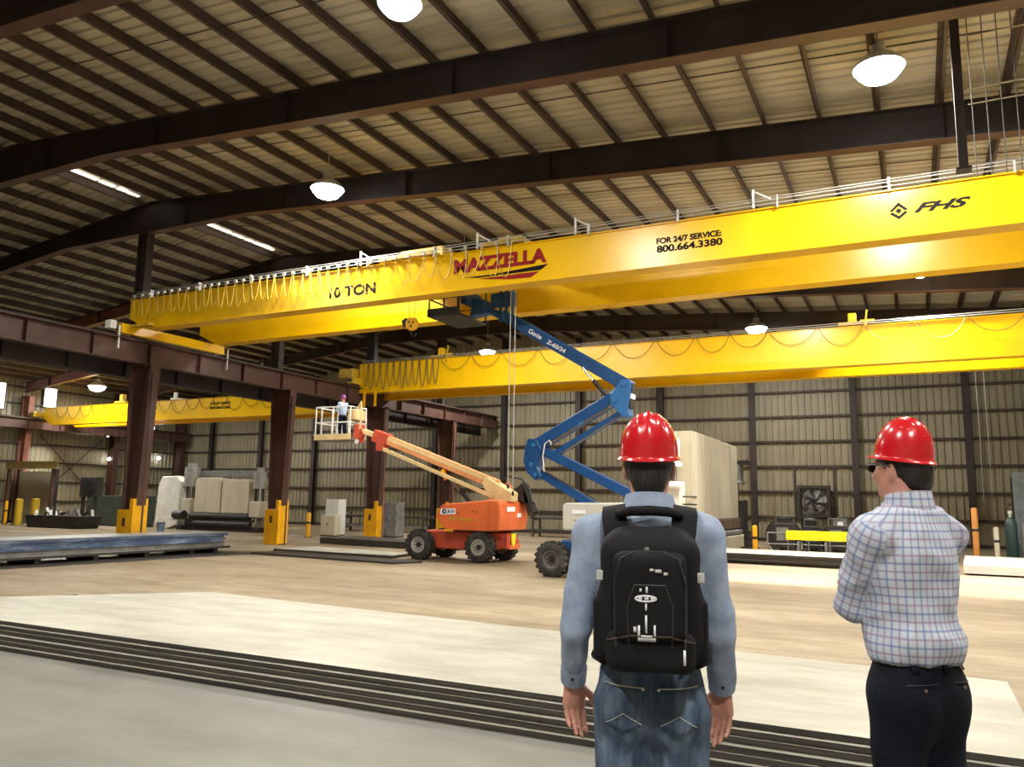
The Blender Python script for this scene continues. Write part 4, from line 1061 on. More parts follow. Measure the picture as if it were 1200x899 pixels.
for i, (x, lab) in enumerate(((-23.0, 'left dark drum behind the orange lift'), (-22.0, 'right dark drum behind the orange lift'))):
    t = thing('oil_drum', lab, 'drum', (x, 38.0, 0), 'oil drums')
    MB().lathe((x, 38.0, 0), (0, 0, 1), [(0, 0), (.29, 0), (.30, .03), (.29, .06), (.29, .3), (.305, .33), (.29, .36), (.29, .6), (.305, .63), (.29, .66), (.29, .88), (.3, .9), (.27, .9), (.27, .87), (0, .87)], 20).build('body', MDK, t, smooth=True)
    MB().cyl((x + .12, 38, .87), (x + .12, 38, .90), .04, n=10).build('bung', GREY, t)

# left bay clutter
SCR = mat('scrap_dark', (0.03, 0.028, 0.026), .6, var=.4)
hp = thing('scrap_bin', 'dark open steel bin heaped with scrap at the left', 'bin', (-47, 31.6, 0))
MB().prism([(-49.2, .0), (-44.8, .0), (-44.4, .75), (-49.6, .75)], 'y', 31.0, 32.6).build('body', SCR, hp, bevel=.02)
for i in range(26):
    x = rnd.uniform(-49.0, -45.0); y = rnd.uniform(31.1, 32.4); a = rnd.uniform(0, 3.14); l = rnd.uniform(.15, .5)
    MB().bar((x, y, .72), (x + math.cos(a) * l, y + math.sin(a) * l * .3, .72 + rnd.uniform(.15, .55)), .16, .05).build('scrap_piece', rnd.choice([SCR, SCR, MW, GREY]), hp)
GRN = mat('cabinet_green', (0.035, 0.05, 0.035), .55, var=.3)
cabinet(-47.4, 36.0, 5.2, 1.2, 2.0, GRN, 'wide dark green cabinet behind the scrap bin')
tp = thing('wall_panel', 'tan partition panel under the yellowish beam at far left', 'panel', (-52, 34.5, 0))
MB().box(-55.4, -51.6, 34.0, 34.12, 0, 3.55).build('panel', WALLM, tp)
MB().box(-51.6, -51.4, 33.95, 34.2, 0, 3.7).build('post', MDK, tp)
MB().box(-55.6, -55.4, 33.95, 34.2, 0, 3.7).build('post', MDK, tp)
jb = thing('jib_beam', 'yellowish horizontal beam on posts at far left', 'beam', (-52, 33.4, 0))
MB().ibar((-56.0, 33.4, 3.95), (-50.4, 33.4, 3.95), .5, .3).build('beam', mat('tan_yellow', (.42, .32, .12), .5, var=.2), jb)
for x in (-55.6, -50.8): MB().box(x - .1, x + .1, 33.3, 33.5, 0, 3.7).build('post', STEEL, jb)
dr = thing('paint_bucket', 'small blue and white bucket near the white machine', 'bucket', (-38.8, 32.2, 0))
MB().lathe((-38.8, 32.2, 0), (0, 0, 1), [(0, 0), (.2, 0), (.24, .5), (.25, .55), (.22, .55), (.19, .05), (0, .05)], 18).build('body', mat('bucket_blue', (.15, .22, .32), .5, var=.3), dr, smooth=True)
MB().tube([(-38.8 + .24 * math.cos(t), 32.2, .52 + .22 * math.sin(t)) for t in [math.pi * i / 10 for i in range(11)]], .01, 5).build('handle', GREY, dr)

# more shop clutter along the end wall
def cable_reel(x, y, r_, lab, m):
    t = thing('cable_reel', lab, 'reel', (x, y, 0), 'cable reels')
    for s in (-1, 1): MB().cyl((x, y + s * .22, r_), (x, y + s * .26, r_), r_, n=20).build('flange', m, t)
    MB().cyl((x, y - .22, r_), (x, y + .22, r_), r_ * .72, n=20).build('cable', SCR if x < -4 else MDK, t)
    MB().cyl((x, y - .30, r_), (x, y + .30, r_), .06, n=10).build('axle', GREY, t)
SCR = mat('scrap_dark', (0.03, 0.028, 0.026), .6, var=.4)
cable_reel(-5.45, 38.0, .75, 'large dark cable reel left of the exhaust fan', MDK)
cable_reel(-.9, 38.4, .6, 'dark cable reel behind the lifting eye', MBR)
cable_reel(-3.55, 38.2, .55, 'small dark cable reel under the exhaust fan', BLACK)
for i, (x, y, m, lab) in enumerate(((-6.75, 37.2, MDK, 'dark oil drum beside the tall cream machine'), (-2.4, 38.3, mat('drum_blue', (.03, .06, .12), .5, var=.2), 'blue oil drum behind the lifting beam'), (.2, 37.6, MBR, 'brown oil drum hidden behind the man with folded arms'), (-12.2, 41.0, MDK, 'dark oil drum right of the orange lift'))):
    t = thing('oil_drum', lab, 'drum', (x, y, 0), 'oil drums')
    MB().lathe((x, y, 0), (0, 0, 1), [(0, 0), (.29, 0), (.30, .03), (.29, .06), (.29, .3), (.305, .33), (.29, .36), (.29, .6), (.305, .63), (.29, .66), (.29, .88), (.3, .9), (.27, .9), (.27, .87), (0, .87)], 20).build('body', m, t, smooth=True)
    MB().cyl((x + .12, y, .87), (x + .12, y, .90), .04, n=10).build('bung', GREY, t)
bf = thing('barrier_fence', 'low dark pipe barrier in front of the welding sets', 'barrier', (-3.8, 34.6, 0))
for x in (-5.6, -4.8, -4.0, -3.2, -2.4, -1.6): MB().tube([(x, 34.6, 0), (x, 34.6, .95)], .03, 8).build('post', GREY, bf)
for z in (.5, .95): MB().tube([(-5.6, 34.6, z), (-1.6, 34.6, z)], .025, 8).build('rail', GREY, bf)
hc = thing('hose_coil', 'black hose coil lying under the tall cream machine side', 'hose', (-6.6, 36.2, 0))
for k in range(4): MB().tube([(-6.6 + (.42 - .02 * k) * math.cos(a), 36.2 + (.42 - .02 * k) * math.sin(a), .04 + .06 * k) for a in [2 * math.pi * i / 24 for i in range(25)]], .035, 6).build('coil', BLACK, hc, smooth=True)
# ------------------------------------------------------------------ people: smooth distance-field bodies meshed with surface nets
def V3(*a): return np.array(a, dtype=np.float32)
def rcone(a, b, ra, rb):
    a = np.array(a, np.float32); b = np.array(b, np.float32); ba = b - a; bb = float(ba @ ba) + 1e-9
    def fn(p):
        t = np.clip(((p - a) @ ba) / bb, 0, 1)
        return np.linalg.norm(p - a - t[:, None] * ba, axis=1) - (ra + (rb - ra) * t)
    return fn
def ellip(c, r, rz=0.0, rx=0.0):
    c = np.array(c, np.float32); r = np.array(r, np.float32)
    M = (Matrix.Rotation(rz, 3, 'Z') @ Matrix.Rotation(rx, 3, 'X')).transposed()
    M = np.array([list(row) for row in M], np.float32)
    def fn(p):
        q = (p - c) @ M.T
        k0 = np.linalg.norm(q / r, axis=1); k1 = np.linalg.norm(q / (r * r), axis=1) + 1e-6
        return np.where(k0 < 1e-3, -float(r.min()), k0 * (k0 - 1.0) / k1)
    return fn
def rbox(c, h, rad, rz=0.0):
    c = np.array(c, np.float32); h = np.array(h, np.float32) - rad
    ca, sa = math.cos(-rz), math.sin(-rz)
    def fn(p):
        q = p - c
        if rz: q = np.stack([q[:, 0] * ca - q[:, 1] * sa, q[:, 0] * sa + q[:, 1] * ca, q[:, 2]], 1)
        d = np.abs(q) - h
        return np.linalg.norm(np.maximum(d, 0), axis=1) + np.minimum(d.max(1), 0) - rad
    return fn
def blend(items):
    """items: list of (fn, k)"""
    def fn(p):
        d = None
        for g, k in items:
            e = g(p)
            if d is None: d = e
            elif k <= 0: d = np.minimum(d, e)
            else:
                h = np.maximum(k - np.abs(d - e), 0) / k
                d = np.minimum(d, e) - h * h * k * 0.25
        return d
    return fn
def clip(fn, pt, nrm):
    pt = np.array(pt, np.float32); nrm = np.array(nrm, np.float32); nrm = nrm / np.linalg.norm(nrm)
    return lambda p: np.maximum(fn(p), (p - pt) @ nrm)
def surface_nets(fn, lo, hi, h):
    lo = np.array(lo, np.float32); hi = np.array(hi, np.float32); B = 8
    n = (np.ceil((hi - lo) / (h * B)).astype(int) + 1) * B
    val = np.full(n, 1.0, np.float32)
    nb = n // B
    bi = np.stack(np.meshgrid(*[np.arange(k) for k in nb], indexing='ij'), -1).reshape(-1, 3)
    cen = lo + (bi * B + (B - 1) / 2) * h
    act = bi[fn(cen.astype(np.float32)) < B * h * 1.05]
    loc = np.stack(np.meshgrid(*[np.arange(B)] * 3, indexing='ij'), -1).reshape(-1, 3)
    for s in range(0, len(act), 300):
        idx = (act[s:s + 300, None, :] * B + loc[None]).reshape(-1, 3)
        val[idx[:, 0], idx[:, 1], idx[:, 2]] = fn((lo + idx * h).astype(np.float32))
    ins = val < 0
    cells = np.zeros(np.array(n) - 1, np.int8)
    for dx in (0, 1):
        for dy in (0, 1):
            for dz in (0, 1):
                cells += ins[dx:n[0] - 1 + dx, dy:n[1] - 1 + dy, dz:n[2] - 1 + dz]
    mix = (cells > 0) & (cells < 8)
    ci = np.argwhere(mix); vid = np.full(mix.shape, -1, np.int64); vid[mix] = np.arange(len(ci))
    acc = np.zeros((len(ci), 3)); cnt = np.zeros(len(ci))
    cr = [(x, y, z) for x in (0, 1) for y in (0, 1) for z in (0, 1)]
    for a in cr:
        for ax in range(3):
            if a[ax] == 1: continue
            b = list(a); b[ax] = 1
            va = val[ci[:, 0] + a[0], ci[:, 1] + a[1], ci[:, 2] + a[2]]; vb = val[ci[:, 0] + b[0], ci[:, 1] + b[1], ci[:, 2] + b[2]]
            m = (va < 0) != (vb < 0)
            t = np.where(m, va / np.where(m, va - vb, 1), 0)
            p = np.array(a)[None].astype(float).repeat(len(ci), 0); p[:, ax] += t
            acc[m] += p[m]; cnt[m] += 1
    verts = lo + (ci + acc / np.maximum(cnt, 1)[:, None]) * h
    faces = []
    for ax in range(3):
        o = [k for k in range(3) if k != ax]
        sl0 = [slice(1, None)] * 3; sl1 = [slice(1, None)] * 3
        a0 = [slice(1, n[k] - 1) for k in range(3)]; a0[ax] = slice(0, n[ax] - 1)
        a1 = list(a0); a1[ax] = slice(1, n[ax])
        A = ins[tuple(a0)]; Bn = ins[tuple(a1)]
        e = np.argwhere(A != Bn)
        if len(e) == 0: continue
        off = np.ones(3, int); off[ax] = 0
        g = e + off
        d1 = np.zeros(3, int); d1[o[0]] = 1; d2 = np.zeros(3, int); d2[o[1]] = 1
        q = [vid[tuple((g - d1 - d2).T)], vid[tuple((g - d2).T)], vid[tuple(g.T)], vid[tuple((g - d1).T)]]
        F = np.stack(q, 1)
        s = A[tuple(e.T)]
        if ax == 1: s = ~s
        F[~s] = F[~s][:, ::-1]
        faces.append(F)
    return verts, np.concatenate(faces)
def sdf_mesh(name, fn, lo, hi, h, matl, parent, wrinkle=0.0, wscale=(6, 6, 3), seed=0.0, uvfn=None):
    v, f = surface_nets(fn, lo, hi, h)
    if wrinkle > 0:
        e = h * .7; g = np.zeros_like(v)
        for k in range(3):
            d = np.zeros(3); d[k] = e
            g[:, k] = fn((v + d).astype(np.float32)) - fn((v - d).astype(np.float32))
        g /= (np.linalg.norm(g, axis=1)[:, None] + 1e-9)
        w = np.empty(len(v))
        for i, p in enumerate(v):
            q = Vector((p[0] * wscale[0] + seed, p[1] * wscale[1], p[2] * wscale[2] + .6 * math.sin(p[0] * 9)))
            w[i] = (1 - 2.2 * abs(noise.noise(q))) * .7 + .5 * noise.noise(q * 2.3)
        v = v + g * (w * wrinkle)[:, None]
    me = bpy.data.meshes.new(name)
    me.vertices.add(len(v)); me.vertices.foreach_set('co', v.astype(np.float32).ravel())
    me.loops.add(len(f) * 4); me.loops.foreach_set('vertex_index', f.astype(np.int32).ravel())
    me.polygons.add(len(f)); me.polygons.foreach_set('loop_start', np.arange(0, len(f) * 4, 4, dtype=np.int32))
    me.update(calc_edges=True)
    if uvfn is not None:
        at = me.attributes.new('cloth', 'FLOAT_VECTOR', 'POINT')
        at.data.foreach_set('vector', uvfn(v).astype(np.float32).ravel())
    me.shade_smooth(); me.materials.append(matl)
    o = bpy.data.objects.new(name, me); COL.objects.link(o); o.parent = parent
    return o
def local_mb(b, name, matl, parent, smooth=True, bevel=0.0, solid=0.0):
    """build an MB whose verts are already local to the parent"""
    o = b.build(name, matl, None, smooth=smooth, bevel=bevel); o.parent = parent
    if solid: m = o.modifiers.new('solid', 'SOLIDIFY'); m.thickness = solid; m.offset = 0
    return o

SKIN = mat('skin', (0.52, 0.245, 0.175), 0.5, var=0.12, scale=14)
HAIR = mat('dark_hair', (0.012, 0.009, 0.008), 0.5, var=0.4, scale=60, stretch=(1, 1, .2), bump=.4, bscale=90)
HATM = mat('hard_hat_red', (0.56, 0.010, 0.016), 0.22, var=0.04, scale=3, spec=0.6, coat=0.4)
DENIM = mat('blue_denim', (0.035, 0.065, 0.120), 0.8, var=0.0, scale=9, col2=(0.16, 0.225, 0.32), stretch=(2.2, 2.2, .55), bump=.25, bscale=120, thr=(.38, .72))
CHAMB = mat('chambray_shirt', (0.22, 0.285, 0.41), 0.75, var=0.0, scale=16, col2=(0.34, 0.40, 0.52), bump=.12, bscale=160)
NAVYT = mat('navy_trousers', (0.004, 0.006, 0.012), 0.85, spec=.2, var=0.3, scale=8, bump=.2, bscale=90)
PACK = mat('backpack_black', (0.006, 0.006, 0.007), 0.8, spec=.25, var=0.3, scale=10, bump=.15, bscale=140)
PACK2 = mat('backpack_trim', (0.022, 0.022, 0.025), 0.55, var=0.2)
LEATH = mat('belt_leather', (0.02, 0.012, 0.01), 0.4, var=0.2)
SHOE = mat('shoe_leather', (0.03, 0.02, 0.015), 0.4, var=0.2)
STITCH = mat('pale_stitching', (0.50, 0.50, 0.47), 0.7, var=0.1)
EYEW = mat('eye_white', (0.8, 0.78, 0.75), 0.2, var=0.0)
EYEB = mat('eye_dark', (0.03, 0.02, 0.015), 0.2, var=0.0)

def plaid_material():
    m = bpy.data.materials.new('checked_shirt'); m.use_nodes = True
    nt = m.node_tree; N = nt.nodes; L = nt.links; b = N['Principled BSDF']; b.inputs['Roughness'].default_value = .8
    a = N.new('ShaderNodeAttribute'); a.attribute_name = 'cloth'
    sp = N.new('ShaderNodeSeparateXYZ'); L.new(a.outputs['Vector'], sp.inputs[0])
    def lines(sock, period, width, shift):
        ad = N.new('ShaderNodeMath'); ad.operation = 'ADD'; ad.inputs[1].default_value = shift + 10 * period; L.new(sock, ad.inputs[0])
        dv = N.new('ShaderNodeMath'); dv.operation = 'DIVIDE'; dv.inputs[1].default_value = period; L.new(ad.outputs[0], dv.inputs[0])
        fr = N.new('ShaderNodeMath'); fr.operation = 'FRACT'; L.new(dv.outputs[0], fr.inputs[0])
        r = N.new('ShaderNodeValToRGB'); r.color_ramp.interpolation = 'LINEAR'
        e = r.color_ramp.elements; e[0].position = width; e[0].color = (1, 1, 1, 1); e[1].position = width + .05; e[1].color = (0, 0, 0, 1)
        L.new(fr.outputs[0], r.inputs[0]); return r.outputs[0]
    base = N.new('ShaderNodeRGB'); base.outputs[0].default_value = (0.50, 0.545, 0.61, 1)
    cur = base.outputs[0]
    for ax, per, wd, sh, col in ((0, .056, .11, 0, (.10, .15, .36)), (0, .056, .11, .028, (.27, .16, .30)), (1, .056, .11, 0, (.10, .15, .36)), (1, .056, .11, .028, (.27, .16, .30))):
        f = lines(sp.outputs[ax], per, wd, sh)
        mu = N.new('ShaderNodeMath'); mu.operation = 'MULTIPLY'; mu.inputs[1].default_value = .6; L.new(f, mu.inputs[0])
        mx = N.new('ShaderNodeMix'); mx.data_type = 'RGBA'; L.new(mu.outputs[0], mx.inputs[0]); L.new(cur, mx.inputs[6]); mx.inputs[7].default_value = (*col, 1)
        cur = mx.outputs[2]
    L.new(cur, b.inputs['Base Color'])
    return m

def hand_items(W, d, n, side, curl=(18, 40, 45), k=.010, s=1.0):
    """W wrist, d finger direction, n palm normal, side: vector towards the thumb"""
    W = Vector(W); d = Vector(d).normalized(); n = Vector(n); n = (n - d * n.dot(d)).normalized(); t = Vector(side); t = (t - d * t.dot(d) - n * t.dot(n)).normalized()
    it = []
    L_ = (.044, .049, .046, .036)
    for i in range(4):
        kn = W + d * (.082 - .004 * abs(i - 1)) * s + t * (.029 - .0195 * i) * s
        it.append((rcone(W + d * .012 + t * (.018 - .012 * i) * s, kn, .0155 * s, .0125 * s), .014))
        p = kn; a = 0
        for j in range(3):
            a += math.radians(curl[j] * (1 + .12 * i))
            dd = d * math.cos(a) + n * math.sin(a)
            q = p + dd * L_[i] * s * (1, .68, .52)[j]
            r0 = (.0100, .0090, .0082, .0074)[j] * s; r1 = (.0090, .0082, .0074)[j] * s
            it.append((rcone(p, q, r0, r1), .004)); p = q
    b0 = W + d * .022 * s + t * .020 * s
    p1 = b0 + (d * .55 + t * .62 + n * .35).normalized() * .046 * s
    p2 = p1 + (d * .80 + t * .25 + n * .40).normalized() * .034 * s
    p3 = p2 + (d * .90 + n * .35 - t * .05).normalized() * .026 * s
    it += [(rcone(b0, p1, .016 * s, .0125 * s), .012), (rcone(p1, p2, .0118 * s, .0100 * s), .004), (rcone(p2, p3, .0100 * s, .0085 * s), .003)]
    return it

def head_items(cx, cy, cz, yaw):
    """head centred at (cx,cy,cz) turned by yaw about z"""
    c, s = math.cos(yaw), math.sin(yaw)
    def P(x, y, z): return (cx + x * c - y * s, cy + x * s + y * c, cz + z)
    it = [(ellip(P(0, -.012, .022), (.076, .094, .098), yaw), 0),
          (ellip(P(0, .030, -.045), (.056, .062, .062), yaw), .04),
          (ellip(P(0, .072, -.088), (.024, .020, .018), yaw), .025),
          (rcone(P(0, .086, .012), P(0, .108, -.022), .009, .0125), .012),
          (ellip(P(0, .104, -.026), (.017, .011, .009), yaw), .008),
          (rcone(P(-.036, .074, .026), P(.036, .074, .026), .010, .010), .018),
          (ellip(P(0, .089, -.055), (.024, .009, .006), yaw), .006),
          (ellip(P(0, .086, -.066), (.021, .009, .006), yaw), .006)]
    for sx in (-1, 1):
        it += [(ellip(P(sx * .045, .060, -.020), (.022, .020, .022), yaw), .02),
               (ellip(P(sx * .079, -.012, -.008), (.0085, .020, .032), yaw), .006),
               (rcone(P(sx * .083, -.022, .018), P(sx * .086, -.018, -.020), .006, .005), .004)]
    return it, P

def ring_part(name, matl, parent, c, rx, ry, z0, z1, rx1=None, ry1=None, th=.006, n=40, yaw=0.0, tilt=0.0):
    """closed oval band"""
    b = MB(); rx1 = rx if rx1 is None else rx1; ry1 = ry if ry1 is None else ry1
    rows = [(rx, ry, z0), (rx1, ry1, z1), (rx1 - th, ry1 - th, z1), (rx - th, ry - th, z0), (rx, ry, z0)]
    for ax, ay, z in rows:
        for i in range(n):
            t = 2 * math.pi * i / n
            x, y = ax * math.cos(t), ay * math.sin(t)
            zz = z - tilt * y
            b.v.append((c[0] + x * math.cos(yaw) - y * math.sin(yaw), c[1] + x * math.sin(yaw) + y * math.cos(yaw), zz))
    for k in range(4):
        for i in range(n):
            j = (i + 1) % n; b.f.append((k * n + i, k * n + j, (k + 1) * n + j, (k + 1) * n + i))
    return local_mb(b, name, matl, parent)

def hard_hat(parent, c, yaw, tilt, rx=.098, ry=.121, hh=.142):
    """c: centre of the rim; dome with ridges, rolled rim and front peak"""
    b = MB(); n = 64; prof = []
    for k in range(15):
        a = math.pi / 2 * (1 - k / 14)
        prof.append((math.cos(a) ** .86, math.sin(a) ** .95))
    M = Matrix.Rotation(yaw, 3, 'Z') @ Matrix.Rotation(tilt, 3, 'X')
    rows = []
    for q, z in prof:
        row = []
        for i in range(n):
            t = 2 * math.pi * i / n; x = rx * q * math.cos(t); y = ry * q * math.sin(t)
            zz = hh * z
            up = max(0, min(1, (z - .35) / .5))
            rid = .0075 * math.exp(-(x / .012) ** 2) + .005 * (math.exp(-((x - .034) / .007) ** 2) + math.exp(-((x + .034) / .007) ** 2))
            zz += rid * up * (1 if q > .02 else 1)
            row.append((x, y, zz))
        rows.append(row)
    def rim(out, z, peak):
        row = []
        for i in range(n):
            t = 2 * math.pi * i / n; pk = max(0, math.sin(t)) ** 3 * peak
            row.append(((rx + out) * math.cos(t), (ry + out + pk) * math.sin(t), z - pk * .22))
        return row
    rows += [rim(.002, -.006, 0), rim(.008, -.010, .024), rim(.0105, -.013, .026), rim(.0100, -.0165, .026), rim(.006, -.0155, .022), rim(-.003, -.008, 0)]
    for row in rows:
        for p in row: b.v.append(tuple(M @ Vector(p) + Vector(c)))
    for k in range(len(rows) - 1):
        for i in range(n):
            j = (i + 1) % n; b.f.append((k * n + i, k * n + j, (k + 1) * n + j, (k + 1) * n + i))
    o = local_mb(b, 'hard_hat', HATM, parent); tag(o, 'glossy red hard hat with raised ridges')
    # inner suspension band
    sb_ = MB()
    for z, s in ((-.010, .93), (-.030, .92)):
        for i in range(40):
            t = 2 * math.pi * i / 40; sb_.v.append(tuple(M @ Vector((rx * s * .93 * math.cos(t), ry * s * .93 * math.sin(t), z)) + Vector(c)))
    for i in range(40): sb_.f.append((i, (i + 1) % 40, 40 + (i + 1) % 40, 40 + i))
    s_ = local_mb(sb_, 'suspension_band', BLACK, o, solid=.003)
    # vent bumps and back mark
    for (x, y) in ((-.055, -.045), (-.048, -.07), (.05, -.05), (.046, -.075), (-.06, -.02), (.06, -.02), (-.02, -.085), (.022, -.085)):
        q = math.sqrt((x / rx) ** 2 + (y / ry) ** 2); z = hh * math.sqrt(max(0, 1 - q ** 2.2))
        vb = MB(); p = M @ Vector((x, y, z)) + Vector(c); nn = (M @ Vector((x / rx ** 2, y / ry ** 2, z / hh ** 2))).normalized()
        vb.lathe(p - nn * .002, nn, [(.0065, 0), (.0055, .0035), (.003, .005), (0, .0052)], 10)
        local_mb(vb, 'vent_stud', HATM, o)
    return o

def surface_y(fn, x, z, y0=-.6, y1=.0):
    ys = np.linspace(y0, y1, 240, dtype=np.float32)
    d = fn(np.stack([np.full_like(ys, x), ys, np.full_like(ys, z)], 1))
    k = np.argmax(d < 0)
    return float(ys[k]) if d[k] < 0 else float(y1)
def seam(fn, pts, r, name, matl, parent, off=.002, n=6, step=12):
    """thin cord following the back surface through (x, z) points"""
    P = []
    for (xa, za), (xb, zb) in zip(pts[:-1], pts[1:]):
        for i in range(step):
            t = i / step; x = xa + (xb - xa) * t; z = za + (zb - za) * t
            P.append((x, surface_y(fn, x, z) - off, z))
    P.append((pts[-1][0], surface_y(fn, *pts[-1]) - off, pts[-1][1]))
    b = MB(); b.tube(P, r, n)
    return local_mb(b, name, matl, parent)
def patch(fn, x0, x1, z0, z1, name, matl, parent, off=.004, nx=8, nz=8, cutb=0.0):
    b = MB()
    for j in range(nz + 1):
        for i in range(nx + 1):
            u = i / nx; v = j / nz; x = x0 + (x1 - x0) * u
            z = z0 + (z1 - z0) * v
            if cutb: z = z0 + cutb * abs(u - .5) * 2 * (1 - v) + (z1 - z0) * v
            b.v.append((x, surface_y(fn, x, z) - off, z))
    for j in range(nz):
        for i in range(nx):
            a = j * (nx + 1) + i; b.f.append((a, a + 1, a + nx + 2, a + nx + 1))
    return local_mb(b, name, matl, parent, solid=.004)

# ================================================================== man with the backpack
STAND = 0.5
m1 = thing('person', 'man seen from behind in blue shirt, jeans and red hard hat wearing a black backpack', 'person', (-0.805, 2.62, STAND), rz=math.radians(17))
LE, RE = (-.245, -.015, 1.185), (.220, -.015, 1.185)          # elbows
LW, RW = (-.262, .095, .995), (.232, .095, .995)           # wrists
LS, RS = (-.178, -.02, 1.485), (.172, -.02, 1.485)
hd, hp_ = head_items(0, .02, 1.715, 0.0)
def legs(w, infl, hipz=.93, kn=.50, an=.10):
    out = []
    for s in (-1, 1):
        out += [(rcone((s * .088, 0, hipz), (s * .105, .012, kn), .086 + infl, .058 + infl), .03), (rcone((s * .105, .012, kn), (s * .112, -.015, an), .056 + infl, .040 + infl), .02)]
    return out
sk = hd + [(rcone((0, -.028, 1.53), (0, -.006, 1.66), .064, .060), .03), (ellip((0, -.01, 1.36), (.150, .092, .19)), .05), (ellip((0, 0, 1.08), (.138, .095, .2)), .05),
           (rcone((-.15, -.02, 1.49), (.15, -.02, 1.49), .045, .045), .04)]
for S, E_, W_ in ((LS, LE, LW), (RS, RE, RW)): sk += [(rcone(S, E_, .050, .036), .03), (rcone(E_, W_, .037, .026), .015)]
sk += legs(0, -.012)
for s in (-1, 1): sk += [(rcone((s * .112, -.03, .05), (s * .125, .13, .03), .032, .024), .03)]
sk += hand_items(LW, (.04, .06, -1), (.40, -.9, 0), (1, .3, 0), curl=(8, 16, 18), s=1.0)
sk += hand_items(RW, (-.04, .06, -1), (-.40, -.9, 0), (-1, .3, 0), curl=(8, 16, 18), s=1.0)
sdf_mesh('body', blend(sk), (-.36, -.22, -.01), (.36, .32, 1.85), .0062, SKIN, m1)
# hair: back and sides under the hat
hr = clip(clip(blend([(ellip((0, .008, 1.735), (.0835, .100, .105)), 0), (ellip((0, -.055, 1.665), (.056, .038, .05)), .03)]), (0, .022, 1.70), (0, 1, .55)), (0, 0, 1.648), (0, .25, -1))
sdf_mesh('hair', hr, (-.11, -.13, 1.60), (.11, .13, 1.86), .006, HAIR, m1, wrinkle=.0015, wscale=(60, 60, 20))
hard_hat(m1, (0, .012, 1.762), 0.0, math.radians(7))
for s in (-1, 1):
    b = MB(); b.lathe(hp_(s * .031, .070, .010), (0, 1, 0), [(0, -.012), (.010, -.008), (.012, 0), (.010, .006), (0, .0085)], 12); local_mb(b, 'eye', EYEW, m1)
    b = MB(); b.lathe(hp_(s * .031, .0785, .010), (0, 1, 0), [(0, -.003), (.0055, -.001), (0, .0006)], 10); local_mb(b, 'iris', EYEB, m1)
# shirt
def sleeve(S, E_, W_, r0, r1, r2, cuff):
    d = (Vector(W_) - Vector(E_)).normalized(); e = Vector(E_) + (Vector(W_) - Vector(E_)) * cuff
    return blend([(rcone(S, E_, r0, r1), 0), (clip(rcone(E_, W_, r1 * .98, r2), tuple(e), tuple(d)), .015)])
trunk1 = [(rcone((0, -.03, 1.50), (0, -.022, 1.59), .086, .078), 0), (ellip((0, -.005, 1.35), (.178, .122, .215)), .05), (ellip((0, .0, 1.13), (.165, .120, .22)), .06), (ellip((0, -.045, 1.44), (.150, .070, .11)), .05),
          (rcone((-.06, -.03, 1.555), (-.172, -.02, 1.490), .052, .064), .04), (rcone((.06, -.03, 1.555), (.166, -.02, 1.490), .052, .064), .04)]
torso1 = clip(clip(blend(trunk1), (0, 0, 1.095), (0, 0, -1)), (0, -.02, 1.578), (0, -.25, 1))
shirt1 = blend([(torso1, 0), (sleeve(LS, LE, LW, .068, .050, .040, .93), .035), (sleeve(RS, RE, RW, .068, .050, .040, .93), .035)])
sh1 = sdf_mesh('shirt', shirt1, (-.36, -.22, 1.0), (.36, .26, 1.66), .0085, CHAMB, m1, wrinkle=.011, wscale=(9, 8, 6), seed=3.1)
tag(sh1, 'faded blue chambray shirt')
ring_part('collar', CHAMB, m1, (0, -.024), .100, .094, 1.548, 1.622, .079, .077, .008, tilt=.18)
for W_, E_, nm in ((LW, LE, 'l'), (RW, RE, 'r')):
    e = Vector(E_) + (Vector(W_) - Vector(E_)) * .74; f_ = Vector(E_) + (Vector(W_) - Vector(E_)) * 1.0
    b = MB(); b.cyl(e, f_, .0455, .0435, n=28); c_ = local_mb(b, 'cuff', CHAMB, m1)
    q = (e + f_) / 2; b = MB(); b.lathe(q + Vector((0.0, -.0455, -.012)), (0, -1, -.6), [(0, -.003), (.006, -.002), (.006, .002), (0, .003)], 10); local_mb(b, 'cuff_button', BLACK, c_)
# jeans
tr1 = [(ellip((0, -.004, 1.03), (.165, .115, .150)), 0), (ellip((-.075, -.062, .955), (.090, .068, .10)), .04), (ellip((.075, -.062, .955), (.090, .068, .10)), .04)] + [(g, .05) for g, k in legs(0, .010)]
pants1 = clip(clip(blend(tr1), (0, 0, 1.118), (0, 0, 1)), (0, 0, .07), (0, 0, -1))
j1 = sdf_mesh('jeans', pants1, (-.28, -.22, .05), (.28, .22, 1.15), .0085, DENIM, m1, wrinkle=.006, wscale=(8, 8, 9), seed=8.2)
ring_part('belt', LEATH, m1, (0, -.002), .164, .121, 1.085, 1.118, .160, .118, .010)
for s in (-1, 1):
    p_ = patch(pants1, s * .085 - .062, s * .085 + .062, .890, 1.025, 'back_pocket', DENIM, j1, off=.006, cutb=.03)
    seam(pants1, [(s * .022, 1.028), (s * .145, 1.034)], .0022, 'stitching', STITCH, p_, off=.009)
    seam(pants1, [(s * .028, .918), (s * .085, .952), (s * .140, .918)], .0014, 'stitching', STITCH, p_, off=.009)
    b = MB(); b.lathe((s * .024, surface_y(pants1, s * .024, 1.025) - .009, 1.025), (0, -1, 0), [(.005, -.003), (.005, .001), (0, .002)], 10); local_mb(b, 'rivet', WIRE, p_)
seam(pants1, [(0, 1.10), (.002, .96), (0, .88)], .002, 'centre_seam', mat('denim_thread', (.10, .13, .18), .8, var=.1), j1, off=.003)
for x in (-.10, 0, .10): patch(pants1, x - .008, x + .008, 1.07, 1.116, 'belt_loop', DENIM, j1, off=.012, nx=1, nz=3)
